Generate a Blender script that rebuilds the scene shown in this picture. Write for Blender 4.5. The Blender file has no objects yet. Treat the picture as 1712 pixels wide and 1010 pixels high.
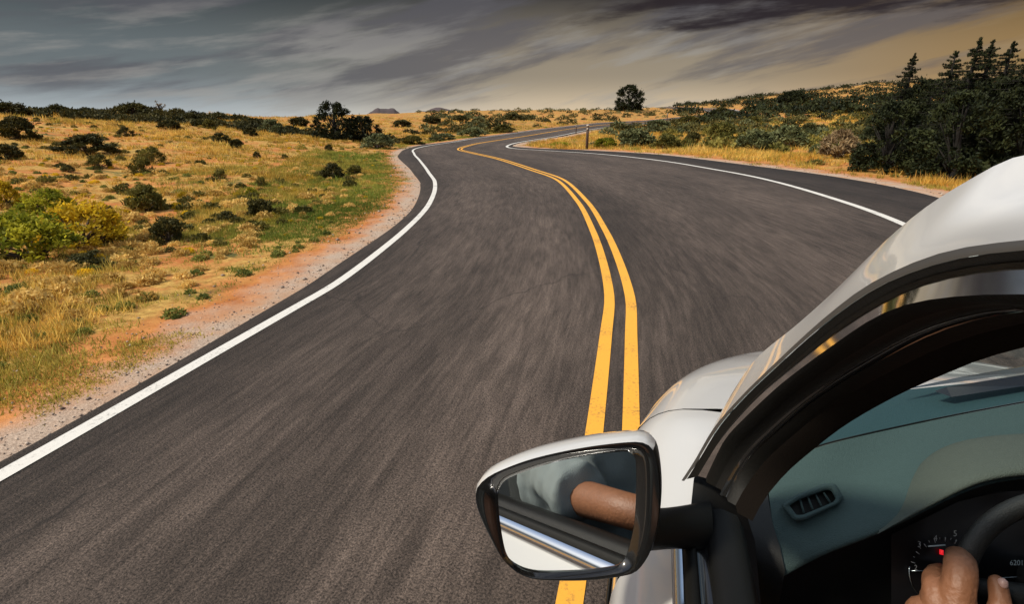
import bpy, bmesh, math, random
import numpy as np
from mathutils import Vector, Matrix
random.seed(7); rng = np.random.default_rng(11)
sc = bpy.context.scene
C = sc.collection

# ------------------------------------------------------------------ camera
F_PX, CAM_H = 900.0, 1.8                      # focal length in photo pixels (1712 wide), eye height
PITCH = math.atan(308 / F_PX)
YAW = math.atan2(249 / F_PX, math.cos(PITCH) + 308 / F_PX * math.sin(PITCH))
cam_d = bpy.data.cameras.new('camera'); cam = bpy.data.objects.new('camera', cam_d); C.objects.link(cam)
cam.location = (0, 0, CAM_H); cam.rotation_euler = (math.pi/2 - PITCH, 0, YAW)
cam_d.sensor_width = 36; cam_d.lens = 36 * F_PX / 1712; cam_d.clip_start = 0.02; cam_d.clip_end = 20000
sc.camera = cam
# ------------------------------------------------------------------ light
SUN_AZ, SUN_EL = math.radians(-128), math.radians(46)      # azimuth from the road direction, + to the right
sun_dir = Vector((math.sin(SUN_AZ)*math.cos(SUN_EL), math.cos(SUN_AZ)*math.cos(SUN_EL), math.sin(SUN_EL)))
sd = bpy.data.lights.new('sun', 'SUN'); sd.energy = 3.4; sd.angle = math.radians(7); sd.color = (1, .90, .74)
so = bpy.data.objects.new('sun', sd); C.objects.link(so); so.location = (0, 0, 60)
so.rotation_euler = sun_dir.to_track_quat('Z', 'Y').to_euler()
SKY_STRENGTH = 0.1
world = bpy.data.worlds.new('World'); sc.world = world; world.use_nodes = True
def build_world():
    nt = world.node_tree; N = nt.nodes; L = nt.links
    for n in list(N): N.remove(n)
    out = N.new('ShaderNodeOutputWorld'); bg = N.new('ShaderNodeBackground'); bg.inputs[1].default_value = SKY_STRENGTH
    L.new(bg.outputs[0], out.inputs[0])
    sky = N.new('ShaderNodeTexSky'); sky.sky_type = 'NISHITA'; sky.sun_disc = False
    sky.sun_elevation = SUN_EL; sky.sun_rotation = SUN_AZ; sky.dust_density = 2.0; sky.air_density = 1.2
    tc = N.new('ShaderNodeTexCoord'); sep = N.new('ShaderNodeSeparateXYZ'); L.new(tc.outputs['Generated'], sep.inputs[0])
    def M(op, a, b=None, c=None, clamp=False):
        m = N.new('ShaderNodeMath'); m.operation = op; m.use_clamp = clamp
        for i, q in enumerate((a, b, c)):
            if q is None: continue
            if isinstance(q, (int, float)): m.inputs[i].default_value = q
            else: L.new(q, m.inputs[i])
        return m.outputs[0]
    def smooth(v, a, b):
        m = N.new('ShaderNodeMapRange'); m.interpolation_type = 'SMOOTHSTEP'; m.inputs[1].default_value = a; m.inputs[2].default_value = b
        L.new(v, m.inputs[0]); return m.outputs[0]
    def mix(f, a, b):
        m = N.new('ShaderNodeMix'); m.data_type = 'RGBA'
        if isinstance(f, (int, float)): m.inputs[0].default_value = f
        else: L.new(f, m.inputs[0])
        for i, q in ((6, a), (7, b)):
            if isinstance(q, tuple): m.inputs[i].default_value = (*[c / SKY_STRENGTH for c in q], 1)
            else: L.new(q, m.inputs[i])
        return m.outputs[2]
    def noise(sx, sz, slope, detail, off):
        x, y, z = sep.outputs
        zz = M('SUBTRACT', z, M('MULTIPLY', x, slope))
        cb = N.new('ShaderNodeCombineXYZ'); L.new(M('MULTIPLY_ADD', x, sx, off), cb.inputs[0]); L.new(M('MULTIPLY', y, sx), cb.inputs[1]); L.new(M('MULTIPLY', zz, sz), cb.inputs[2])
        n = N.new('ShaderNodeTexNoise'); n.inputs['Scale'].default_value = 1; n.inputs['Detail'].default_value = detail; n.inputs['Roughness'].default_value = .58
        L.new(cb.outputs[0], n.inputs['Vector']); return n.outputs[0]
    x, y, z = sep.outputs
    warm = smooth(x, -.75, -.12); right = smooth(x, .0, .55)        # blue-grey at the left, tan ahead, amber towards the right
    hor = mix(right, mix(warm, (.35, .39, .41), (.58, .465, .32)), (.45, .265, .10))
    mid = mix(right, mix(warm, (.115, .135, .143), (.25, .21, .155)), (.25, .155, .060))
    top = mix(right, mix(warm, (.026, .036, .041), (.038, .036, .035)), (.048, .032, .017))
    c = mix(smooth(z, -.01, .075), hor, mid)
    c = mix(smooth(z, .07, .205), c, top)
    n1 = noise(2.6, 19, .24, 7, 3.1)
    c = mix(M('MULTIPLY', smooth(n1, .45, .62), M('MULTIPLY', smooth(z, .01, .05), .72)), c, (.080, .078, .090))
    n2 = noise(4.2, 30, .22, 7, 9.4)
    c = mix(M('MULTIPLY', smooth(n2, .48, .68), M('MULTIPLY_ADD', smooth(z, .08, .2), -.5, .62)), c, mix(right, (.26, .25, .235), (.27, .20, .12)))
    # ragged storm cloud hanging over the right half
    n3 = noise(5.0, 34, .05, 8, 1.7)
    edge = M('ADD', z, M('MULTIPLY', M('SUBTRACT', n3, .5), .17))
    edge = M('SUBTRACT', edge, M('MULTIPLY', M('ABSOLUTE', M('SUBTRACT', x, .12)), .05))
    c = mix(M('MULTIPLY', smooth(edge, .122, .158), M('MULTIPLY', smooth(M('ADD', x, M('MULTIPLY', M('SUBTRACT', n3, .5), .7)), -.2, .06), .94)), c, (.019, .0145, .0175))
    # the storm bank gives way to open sky with broken cloud higher up
    n4 = noise(2.0, 3.0, 0, 6, 5.5)
    high = mix(smooth(n4, .42, .66), sky.outputs[0], (.85, .84, .83))
    c = mix(smooth(z, .21, .44), c, high)
    L.new(c, bg.inputs[0])
build_world()
sc.view_settings.view_transform = 'Standard'; sc.view_settings.look = 'None'
sc.view_settings.exposure = 0.36; sc.view_settings.gamma = 1; sc.view_settings.use_curve_mapping = False
sc.render.engine = 'CYCLES'
sc.cycles.max_bounces = 8; sc.cycles.transparent_max_bounces = 12; sc.cycles.use_denoising = True

# ------------------------------------------------------------------ helpers
cp, sp, cy, sy = math.cos(PITCH), math.sin(PITCH), math.cos(YAW), math.sin(YAW)
CAM = np.array([0, 0, CAM_H])
def ray(u, v):
    a = (u-856)/F_PX; b = (v-505)/F_PX; h = cp - b*sp; up = -sp - b*cp
    return np.array([a*cy - h*sy, a*sy + h*cy, up])
def at(u, v, t): return CAM + ray(u, v)*t
def new_mesh(name, verts, faces, smooth=True):
    m = bpy.data.meshes.new(name); m.from_pydata([tuple(map(float, q)) for q in verts], [], faces); m.update()
    if smooth: m.polygons.foreach_set('use_smooth', [True]*len(m.polygons))
    return m
def obj(name, mesh, mat=None, parent=None):
    o = bpy.data.objects.new(name, mesh); C.objects.link(o)
    if mat is not None and mesh is not None and len(mesh.materials) == 0: mesh.materials.append(mat)
    if parent is not None: o.parent = parent
    return o
def empty(name, loc=(0, 0, 0), rz=0):
    o = bpy.data.objects.new(name, None); C.objects.link(o); o.location = loc; o.rotation_euler = (0, 0, rz); o.empty_display_size = .2
    return o
def tag(o, label=None, cat=None, group=None, kind=None):
    if label: o['label'] = label
    if cat: o['category'] = cat
    if group: o['group'] = group
    if kind: o['kind'] = kind
    return o
def resample(pts, n):
    """centripetal-ish Catmull-Rom through pts, n points at even arc length"""
    p = np.array(pts, float); q = []
    P = np.vstack([2*p[0]-p[1], p, 2*p[-1]-p[-2]])
    for i in range(1, len(P)-2):
        for s in np.linspace(0, 1, 24, endpoint=False):
            a, b, c, d = P[i-1:i+3]
            m1 = (c-a)/2; m2 = (d-b)/2; L = np.linalg.norm(c-b)
            for m in (m1, m2):
                l = np.linalg.norm(m)
                if l > L*1.0: m *= L/l
            q.append((2*s**3-3*s**2+1)*b + (s**3-2*s**2+s)*m1 + (-2*s**3+3*s**2)*c + (s**3-s**2)*m2)
    q.append(p[-1]); q = np.array(q)
    d = np.r_[0, np.cumsum(np.linalg.norm(np.diff(q, axis=0), axis=1))]
    s = np.linspace(0, d[-1], n)
    return np.stack([np.interp(s, d, q[:, k]) for k in range(q.shape[1])], 1)
def loft(name, curves, mat, parent=None, closed=False, flip=False, sub=0, solid=0):
    m, n = len(curves), len(curves[0]); V = np.vstack(curves); Fc = []
    for i in range(m-1):
        for j in range(n if closed else n-1):
            k = (j+1) % n
            f = (i*n+j, i*n+k, (i+1)*n+k, (i+1)*n+j); Fc.append(f[::-1] if flip else f)
    o = obj(name, new_mesh(name, V, Fc), mat, parent)
    if solid:
        md = o.modifiers.new('thick', 'SOLIDIFY'); md.thickness = solid; md.offset = 0
    if sub:
        md = o.modifiers.new('sub', 'SUBSURF'); md.levels = sub; md.render_levels = sub
    return o
def tube_geo(pts, radii, k=8, caps=True):
    pts = np.array(pts, float); n = len(pts); V = []; Fc = []
    if np.isscalar(radii): radii = [radii]*n
    prev = None
    for i in range(n):
        t = pts[min(i+1, n-1)] - pts[max(i-1, 0)]; t = t/(np.linalg.norm(t)+1e-9)
        if prev is None:
            a = np.cross(t, [0, 0, 1.]);
            if np.linalg.norm(a) < .1: a = np.cross(t, [1., 0, 0])
        else: a = prev - t*np.dot(prev, t)
        a = a/np.linalg.norm(a); prev = a; b = np.cross(t, a)
        for j in range(k):
            w = 2*math.pi*j/k; V.append(pts[i] + radii[i]*(a*math.cos(w)+b*math.sin(w)))
    for i in range(n-1):
        for j in range(k):
            Fc.append((i*k+j, i*k+(j+1) % k, (i+1)*k+(j+1) % k, (i+1)*k+j))
    if caps: Fc.append(tuple(range(k))[::-1]); Fc.append(tuple((n-1)*k+j for j in range(k)))
    return V, Fc
def tube(name, pts, r, mat, parent=None, k=8):
    V, Fc = tube_geo(pts, r, k); return obj(name, new_mesh(name, V, Fc), mat, parent)
def merge_geo(parts):
    V, Fc = [], []
    for v, f in parts:
        o = len(V); V += list(v); Fc += [tuple(i+o for i in q) for q in f]
    return V, Fc
def box_geo(c, s, rot=None):
    V = [np.array([x, y, z])*np.array(s)/2 for x in (-1, 1) for y in (-1, 1) for z in (-1, 1)]
    if rot is not None: V = [rot @ v for v in V]
    return [v+np.array(c) for v in V], [(0, 1, 3, 2), (4, 6, 7, 5), (0, 4, 5, 1), (2, 3, 7, 6), (0, 2, 6, 4), (1, 5, 7, 3)]
def bevel(o, w=.01, s=2):
    m = o.modifiers.new('bevel', 'BEVEL'); m.width = w; m.segments = s; m.limit_method = 'ANGLE'; return o

# ---- materials
def mat_new(name):
    m = bpy.data.materials.new(name); m.use_nodes = True; return m, m.node_tree.nodes, m.node_tree.links, m.node_tree.nodes['Principled BSDF']
def simple(name, col, rough=.5, metal=0, coat=0, grain=0, gscale=200, var=0, vscale=6, spec=None):
    m, N, L, b = mat_new(name)
    b.inputs['Base Color'].default_value = (*col, 1); b.inputs['Roughness'].default_value = rough; b.inputs['Metallic'].default_value = metal
    b.inputs['Coat Weight'].default_value = coat; b.inputs['Coat Roughness'].default_value = .04
    if spec is not None: b.inputs['Specular IOR Level'].default_value = spec
    tc = N.new('ShaderNodeTexCoord')
    if grain:
        n = N.new('ShaderNodeTexNoise'); n.inputs['Scale'].default_value = gscale; n.inputs['Detail'].default_value = 3; L.new(tc.outputs['Object'], n.inputs['Vector'])
        bp = N.new('ShaderNodeBump'); bp.inputs['Strength'].default_value = grain; bp.inputs['Distance'].default_value = .002
        L.new(n.outputs[0], bp.inputs['Height']); L.new(bp.outputs[0], b.inputs['Normal'])
    if var:
        n = N.new('ShaderNodeTexNoise'); n.inputs['Scale'].default_value = vscale; n.inputs['Detail'].default_value = 6; L.new(tc.outputs['Object'], n.inputs['Vector'])
        mx = N.new('ShaderNodeMix'); mx.data_type = 'RGBA'; L.new(n.outputs[0], mx.inputs[0])
        mx.inputs[6].default_value = (*[c*(1-var) for c in col], 1); mx.inputs[7].default_value = (*[min(1, c*(1+var)) for c in col], 1)
        L.new(mx.outputs[2], b.inputs['Base Color'])
    return m
def leafmat(name, c0, c1, trans=.25):
    """foliage colour varies leaf by leaf (attribute rnd) and plant by plant"""
    m, N, L, b = mat_new(name)
    at_ = N.new('ShaderNodeAttribute'); at_.attribute_name = 'rnd'; oi = N.new('ShaderNodeObjectInfo')
    mx = N.new('ShaderNodeMix'); mx.data_type = 'RGBA'; mx.inputs[6].default_value = (*c0, 1); mx.inputs[7].default_value = (*c1, 1)
    L.new(at_.outputs['Fac'], mx.inputs[0])
    hs = N.new('ShaderNodeHueSaturation'); L.new(mx.outputs[2], hs.inputs['Color'])
    mr = N.new('ShaderNodeMapRange'); mr.inputs[3].default_value = .75; mr.inputs[4].default_value = 1.25; L.new(oi.outputs['Random'], mr.inputs[0]); L.new(mr.outputs[0], hs.inputs['Value'])
    L.new(hs.outputs[0], b.inputs['Base Color']); b.inputs['Roughness'].default_value = .7; b.inputs['Specular IOR Level'].default_value = .2
    tr = N.new('ShaderNodeBsdfTranslucent'); L.new(hs.outputs[0], tr.inputs[0])
    ms = N.new('ShaderNodeMixShader'); ms.inputs[0].default_value = trans; L.new(b.outputs[0], ms.inputs[1]); L.new(tr.outputs[0], ms.inputs[2])
    L.new(ms.outputs[0], N['Material Output'].inputs[0]); return m
def lattice(seed):
    g = np.random.default_rng(seed).random((256, 256))
    def f(x, y):
        xi = np.floor(x).astype(int); yi = np.floor(y).astype(int); fx = x-xi; fy = y-yi
        fx = fx*fx*(3-2*fx); fy = fy*fy*(3-2*fy)
        a = g[xi & 255, yi & 255]; b = g[(xi+1) & 255, yi & 255]; c = g[xi & 255, (yi+1) & 255]; d = g[(xi+1) & 255, (yi+1) & 255]
        return (a*(1-fx)+b*fx)*(1-fy) + (c*(1-fx)+d*fx)*fy
    return f
_n = [lattice(s) for s in range(6)]
def fbm(x, y, k=0, oct=4):
    s = 0; a = .5
    for i in range(oct):
        s = s + a*_n[(k+i) % 6](x*2**i, y*2**i); a *= .5
    return s/(1-.5**oct)
def sstep(a, b, x):
    t = np.clip((x-a)/(b-a), 0, 1); return t*t*(3-2*t)

# ------------------------------------------------------------------ terrain
SKYLINE = [(-2600, 190, 60, 8), (-600, 186, 60, 6), (0, 193, 55, 6), (300, 197, 70, 7), (500, 197.5, 95, 12), (640, 190, 150, 35), (740, 185.5, 190, 45), (900, 184, 190, 45), (1000, 184, 190, 45),
           (1080, 181, 240, 45), (1180, 173, 290, 45), (1300, 158, 330, 40), (1400, 145, 350, 30), (1480, 138, 360, 26), (1712, 134, 360, 24), (2300, 150, 300, 24), (4200, 185, 120, 20)]
_az, _te, _R, _r0 = [], [], [], []
for u, v, R, r0 in SKYLINE:
    d = ray(u, v); _az.append(math.atan2(d[0], d[1])); _te.append(d[2]/math.hypot(d[0], d[1])); _R.append(R); _r0.append(r0)
_az = np.array([-math.pi] + _az + [math.pi]); _te = np.array([.012]+_te+[.012]); _R = np.array([90]+_R+[90]); _r0 = np.array([30]+_r0+[30])
def S(x, y):
    x = np.asarray(x, float); y = np.asarray(y, float); r = np.hypot(x, y); az = np.arctan2(x, y)
    te = np.interp(az, _az, _te); R = np.interp(az, _az, _R); r0 = np.interp(az, _az, _r0)
    Z = CAM_H + R*te
    t = np.clip((r-r0)/(R-r0), 0, 1); g = .45*t*t*(3-2*t) + .55*t**1.7
    return Z*g - np.clip(Z, 0, 40)*.5*sstep(0, 1, (r-R)/(R*1.2))
def hit(u, v, tmax=900):
    d = ray(u, v); t = np.concatenate([np.linspace(.5, 60, 1200), np.linspace(60, tmax, 4000)])
    P = CAM + d[None, :]*t[:, None]; below = P[:, 2] - S(P[:, 0], P[:, 1]) < 0
    k = int(np.argmax(below)) if below.any() else None
    if k is None: k = int(np.argmin(P[:, 2]-S(P[:, 0], P[:, 1])))
    p = P[k]; return np.array([p[0], p[1], float(S(p[0], p[1]))])
# ------------------------------------------------------------------ road plan, read from the painted lines
def ground_curve(px, pre=(), post=()):
    pts = [np.array(q, float) for q in pre] + [hit(*q)[:2] for q in px] + [np.array(q, float) for q in post]
    return np.array(pts)
far_px = [(950, 216), (1040, 206.5), (1110, 201.5), (1170, 195), (1212, 189), (1195, 183.5), (1150, 181), (1100, 179.5)]
cY = ground_curve([(1000, 1010), (1023, 740), (1034, 560), (1036, 500), (1022, 440), (1003, 390), (975, 340), (936, 301), (892, 285), (834, 266), (790, 256), (769, 250.5), (775, 246), (804, 239), (863, 230)] + far_px, pre=[(.9, -60), (.35, -28), (.05, -9), (-.03, -2)])
cLw = ground_curve([(54, 780), (230, 669), (460, 538), (558, 480), (633, 421), (690, 375), (724, 326), (721, 297), (708, 277), (690, 256), (697, 248), (721, 243), (757, 238)], pre=[(-2.2, -60), (-2.75, -28), (-3.05, -9), (-3.13, -2)])
cLp = ground_curve([(0, 785), (168, 686), (337, 581), (460, 512), (594, 421), (667, 375), (700, 326), (697, 297), (685, 281), (663, 260), (676, 251), (702, 243), (757, 236.5)], pre=[(-2.4, -60), (-2.95, -28), (-3.25, -9), (-3.3, -2)])
cRw = ground_curve([(1505, 371), (1370, 325), (1274, 299), (1146, 275), (1100, 268), (1009, 258), (936, 253), (892, 250.5), (851, 247), (848, 244), (863, 239), (892, 234)], pre=[(4.2, -60), (3.7, -28), (3.45, -9), (3.6, -2), (4.2, 6)])
cRp = ground_curve([(1561, 327), (1410, 297), (1321, 284), (1234, 271), (1117, 259), (1000, 252), (905, 247.5), (860, 245.5), (856, 243), (872, 238), (897, 233)], pre=[(5.6, -60), (5.2, -28), (5.2, -9), (5.6, -2), (6.2, 6)])
NS = 700
cen = resample(cY, 4000)
_d = np.r_[0, np.cumsum(np.linalg.norm(np.diff(cen, axis=0), axis=1))]
# stations: dense near, sparse far
w = np.interp(_d, [0, 50, 60, 120, 300, 600], [1.2, .35, .3, .3, 1.0, 1.8]); cum = np.r_[0, np.cumsum(np.diff(_d)/w[1:])]
st = np.interp(np.linspace(0, cum[-1], NS), cum, _d)
cen = np.stack([np.interp(st, _d, cen[:, k]) for k in (0, 1)], 1)
tan = np.gradient(cen, axis=0)
for _ in range(12): tan[1:-1] = (tan[:-2]+tan[1:-1]*2+tan[2:])/4
tan /= np.linalg.norm(tan, axis=1)[:, None]; nrm = np.stack([-tan[:, 1], tan[:, 0]], 1)      # points left
def offset_to(curve, side, default):
    q = resample(curve, 3000); out = np.full(NS, np.nan)
    for i in range(NS):
        rel = q - cen[i]; al = rel @ tan[i]; lat = (rel @ nrm[i])*side
        ok = (np.abs(al) < .35) & (lat > .5) & (lat < 9)
        if ok.any(): out[i] = lat[ok].min()
    idx = np.arange(NS); good = ~np.isnan(out); last = idx[good].max()
    out = np.interp(idx, idx[good], out[good]); out[last+1:] = out[last] + (default-out[last])*np.clip((idx[last+1:]-last)/25, 0, 1)
    k = np.ones(9)/9
    for _ in range(3): out = np.convolve(np.pad(out, 4, mode='edge'), k, mode='valid')
    return out
wLw = offset_to(cLw, 1, 3.1); wLp = np.maximum(offset_to(cLp, 1, 3.6), wLw+.12)
wRw = offset_to(cRw, -1, 3.1); wRp = np.maximum(offset_to(cRp, -1, 3.6), wRw+.12)
def ribbon(name, offs, lift, mat, parent=None, i0=0, i1=NS, skirt=False):
    V, UV = [], []; m = len(offs)
    for i in range(i0, i1):
        far = .10*sstep(60, 220, math.hypot(*cen[i]))
        for k, o in enumerate(offs):
            q = cen[i] + nrm[i]*o[i]; V.append((q[0], q[1], float(S(q[0], q[1])) + lift*(1+far*40 if name != 'road' else 1) + far - (.06 if skirt and k in (0, m-1) else 0))); UV.append((o[i], st[i]))
    Fc = [((i*m+k), (i*m+k+1), ((i+1)*m+k+1), ((i+1)*m+k)) for i in range(i1-i0-1) for k in range(m-1)]
    me = new_mesh(name, V, Fc); uv = me.uv_layers.new(name='UVMap')
    li = np.zeros(len(me.loops), int); me.loops.foreach_get('vertex_index', li); uv.data.foreach_set('uv', np.array(UV)[li].ravel())
    return obj(name, me, mat, parent)
def asphalt():
    m, N, L, b = mat_new('asphalt'); tc = N.new('ShaderNodeTexCoord'); uv = N.new('ShaderNodeUVMap')
    def noise(vec, scale, detail=4, rough=.6, stretch=None):
        if stretch:
            mp = N.new('ShaderNodeMapping'); mp.inputs['Scale'].default_value = stretch; L.new(vec, mp.inputs[0]); vec = mp.outputs[0]
        n = N.new('ShaderNodeTexNoise'); n.inputs['Scale'].default_value = scale; n.inputs['Detail'].default_value = detail; n.inputs['Roughness'].default_value = rough
        L.new(vec, n.inputs['Vector']); return n.outputs[0]
    def ramp(v, a, b_, lo, hi):
        r = N.new('ShaderNodeMapRange'); r.inputs[1].default_value = a; r.inputs[2].default_value = b_; r.inputs[3].default_value = lo; r.inputs[4].default_value = hi; L.new(v, r.inputs[0]); return r.outputs[0]
    def mul(a, c):
        q = N.new('ShaderNodeMath'); q.operation = 'MULTIPLY'; L.new(a, q.inputs[0])
        if isinstance(c, float): q.inputs[1].default_value = c
        else: L.new(c, q.inputs[1])
        return q.outputs[0]
    U = uv.outputs[0]; O = tc.outputs['Object']
    agg = ramp(noise(O, 95, 3, .75), .34, .68, .25, 1.95)                        # aggregate
    worn = ramp(noise(U, 9, 5, .7, (1, .12, 1)), .36, .66, .68, 1.38)             # traffic wear drawn out along the lane
    streak = ramp(noise(U, 30, 3, .6, (1, .05, 1)), .35, .65, .8, 1.22)
    big = ramp(noise(U, .55, 4, .6, (1, .22, 1)), .32, .68, .68, 1.36)
    at_ = N.new('ShaderNodeAttribute'); at_.attribute_name = 'wear'
    v = mul(mul(mul(agg, worn), mul(big, streak)), at_.outputs['Fac'])
    mx = N.new('ShaderNodeVectorMath'); mx.operation = 'SCALE'; mx.inputs[0].default_value = (.060, .046, .038); L.new(v, mx.inputs['Scale'])
    # pale and rusty chips
    vo = N.new('ShaderNodeTexVoronoi'); vo.inputs['Scale'].default_value = 55; L.new(O, vo.inputs['Vector'])
    chip = mul(ramp(vo.outputs['Distance'], .0, .32, 1, 0), ramp(noise(O, 13, 2), .52, .62, 0, 1))
    m2 = N.new('ShaderNodeMix'); m2.data_type = 'RGBA'; L.new(mul(chip, .5), m2.inputs[0]); L.new(mx.outputs[0], m2.inputs[6]); m2.inputs[7].default_value = (.22, .165, .125, 1)
    # hairline cracks and dark seepage
    wv = N.new('ShaderNodeMapping'); wv.inputs['Scale'].default_value = (1, .45, 1); L.new(U, wv.inputs[0])
    nv = N.new('ShaderNodeTexNoise'); nv.inputs['Scale'].default_value = 2.2; nv.inputs['Detail'].default_value = 5; L.new(wv.outputs[0], nv.inputs['Vector'])
    av = N.new('ShaderNodeMix'); av.data_type = 'VECTOR'; av.inputs[0].default_value = .35; L.new(wv.outputs[0], av.inputs[4]); L.new(nv.outputs['Color'], av.inputs[5])
    ck = N.new('ShaderNodeTexVoronoi'); ck.feature = 'DISTANCE_TO_EDGE'; ck.inputs['Scale'].default_value = .55; L.new(av.outputs[1], ck.inputs['Vector'])
    crack = mul(ramp(ck.outputs['Distance'], .0, .006, 1, 0), ramp(noise(U, .35, 3), .46, .6, 0, 1))
    m3 = N.new('ShaderNodeMix'); m3.data_type = 'RGBA'; L.new(mul(crack, .75), m3.inputs[0]); L.new(m2.outputs[2], m3.inputs[6]); m3.inputs[7].default_value = (.012, .010, .009, 1)
    L.new(m3.outputs[2], b.inputs['Base Color']); b.inputs['Roughness'].default_value = .82; b.inputs['Specular IOR Level'].default_value = .3
    bp = N.new('ShaderNodeBump'); bp.inputs['Strength'].default_value = .55; bp.inputs['Distance'].default_value = .006; L.new(agg, bp.inputs['Height']); L.new(bp.outputs[0], b.inputs['Normal'])
    return m
def paint(name, col):
    m, N, L, b = mat_new(name); tc = N.new('ShaderNodeTexCoord')
    n = N.new('ShaderNodeTexNoise'); n.inputs['Scale'].default_value = 45; n.inputs['Detail'].default_value = 6; n.inputs['Roughness'].default_value = .75; L.new(tc.outputs['Object'], n.inputs['Vector'])
    n2 = N.new('ShaderNodeTexNoise'); n2.inputs['Scale'].default_value = 3; n2.inputs['Detail'].default_value = 5; L.new(tc.outputs['Object'], n2.inputs['Vector'])
    ad = N.new('ShaderNodeMath'); ad.operation = 'MULTIPLY_ADD'; L.new(n2.outputs[0], ad.inputs[0]); ad.inputs[1].default_value = .5; L.new(n.outputs[0], ad.inputs[2])
    r = N.new('ShaderNodeMapRange'); r.inputs[1].default_value = .80; r.inputs[2].default_value = .98; L.new(ad.outputs[0], r.inputs[0])
    mx = N.new('ShaderNodeMix'); mx.data_type = 'RGBA'; mx.inputs[6].default_value = (*col, 1); mx.inputs[7].default_value = (*[c*.28+.03 for c in col], 1); L.new(r.outputs[0], mx.inputs[0])
    L.new(mx.outputs[2], b.inputs['Base Color']); b.inputs['Roughness'].default_value = .7
    bp = N.new('ShaderNodeBump'); bp.inputs['Strength'].default_value = .3; bp.inputs['Distance'].default_value = .004; L.new(n.outputs[0], bp.inputs['Height']); L.new(bp.outputs[0], b.inputs['Normal'])
    return m
M_asph = asphalt(); M_white = paint('white road paint', (.62, .61, .575)); M_yel = paint('yellow road paint', (.74, .36, .035))
# pavement columns: edge, shoulder, line, lane, centre
fr = [wLp+.05, wLp, wLw+.10, wLw-.3, wLw*.74, wLw*.5, wLw*.26, wLw*0, -wRw*.26, -wRw*.5, -wRw*.74, -(wRw-.3), -(wRw+.10), -wRp, -(wRp+.05)]
road = ribbon('road', fr, .012, M_asph, skirt=True); tag(road, kind='structure')
wear = [.55, .55, .6, .92, 1.22, .98, 1.22, .78, 1.16, .98, 1.2, .95, .62, .52, .52]
a = road.data.attributes.new('wear', 'FLOAT', 'POINT'); a.data.foreach_set('value', np.tile(wear, NS))
one = np.ones(NS)
LWD = .055
ribbon('edge_line', [wLw+LWD, wLw-LWD], .0165, M_white, road)
ribbon('edge_line', [-wRw+LWD*1.55, -wRw-LWD*1.55], .0165, M_white, road)
ribbon('centre_line', [one*.16, one*.055], .0165, M_yel, road)
ribbon('centre_line', [one*-.055, one*-.16], .0165, M_yel, road)

def lateral(x, y):
    """distance outside the pavement edge (negative on it) and side (+1 left)"""
    x = np.asarray(x, float); y = np.asarray(y, float); rd = np.empty(len(x)); side = np.empty(len(x))
    for a0 in range(0, len(x), 20000):
        X = x[a0:a0+20000, None]; Y = y[a0:a0+20000, None]
        d2 = (X-cen[None, ::2, 0])**2 + (Y-cen[None, ::2, 1])**2; k = d2.argmin(1)*2; dist = np.sqrt(d2.min(1))
        lat = (x[a0:a0+20000]-cen[k, 0])*nrm[k, 0] + (y[a0:a0+20000]-cen[k, 1])*nrm[k, 1]
        s = np.sign(lat); w_ = np.where(s > 0, wLp[k], wRp[k]); rd[a0:a0+20000] = np.maximum(np.abs(lat), dist*.999*(dist > 12)) - w_; side[a0:a0+20000] = s
    return rd, side
def bumps(x, y, rd):
    far = np.hypot(x, y)
    return sstep(.6, 4, rd)*((fbm(x/3.1, y/3.1, 1)-.5)*.42 + (fbm(x/14, y/14, 2)-.5)*sstep(8, 60, far)*1.6)
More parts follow.
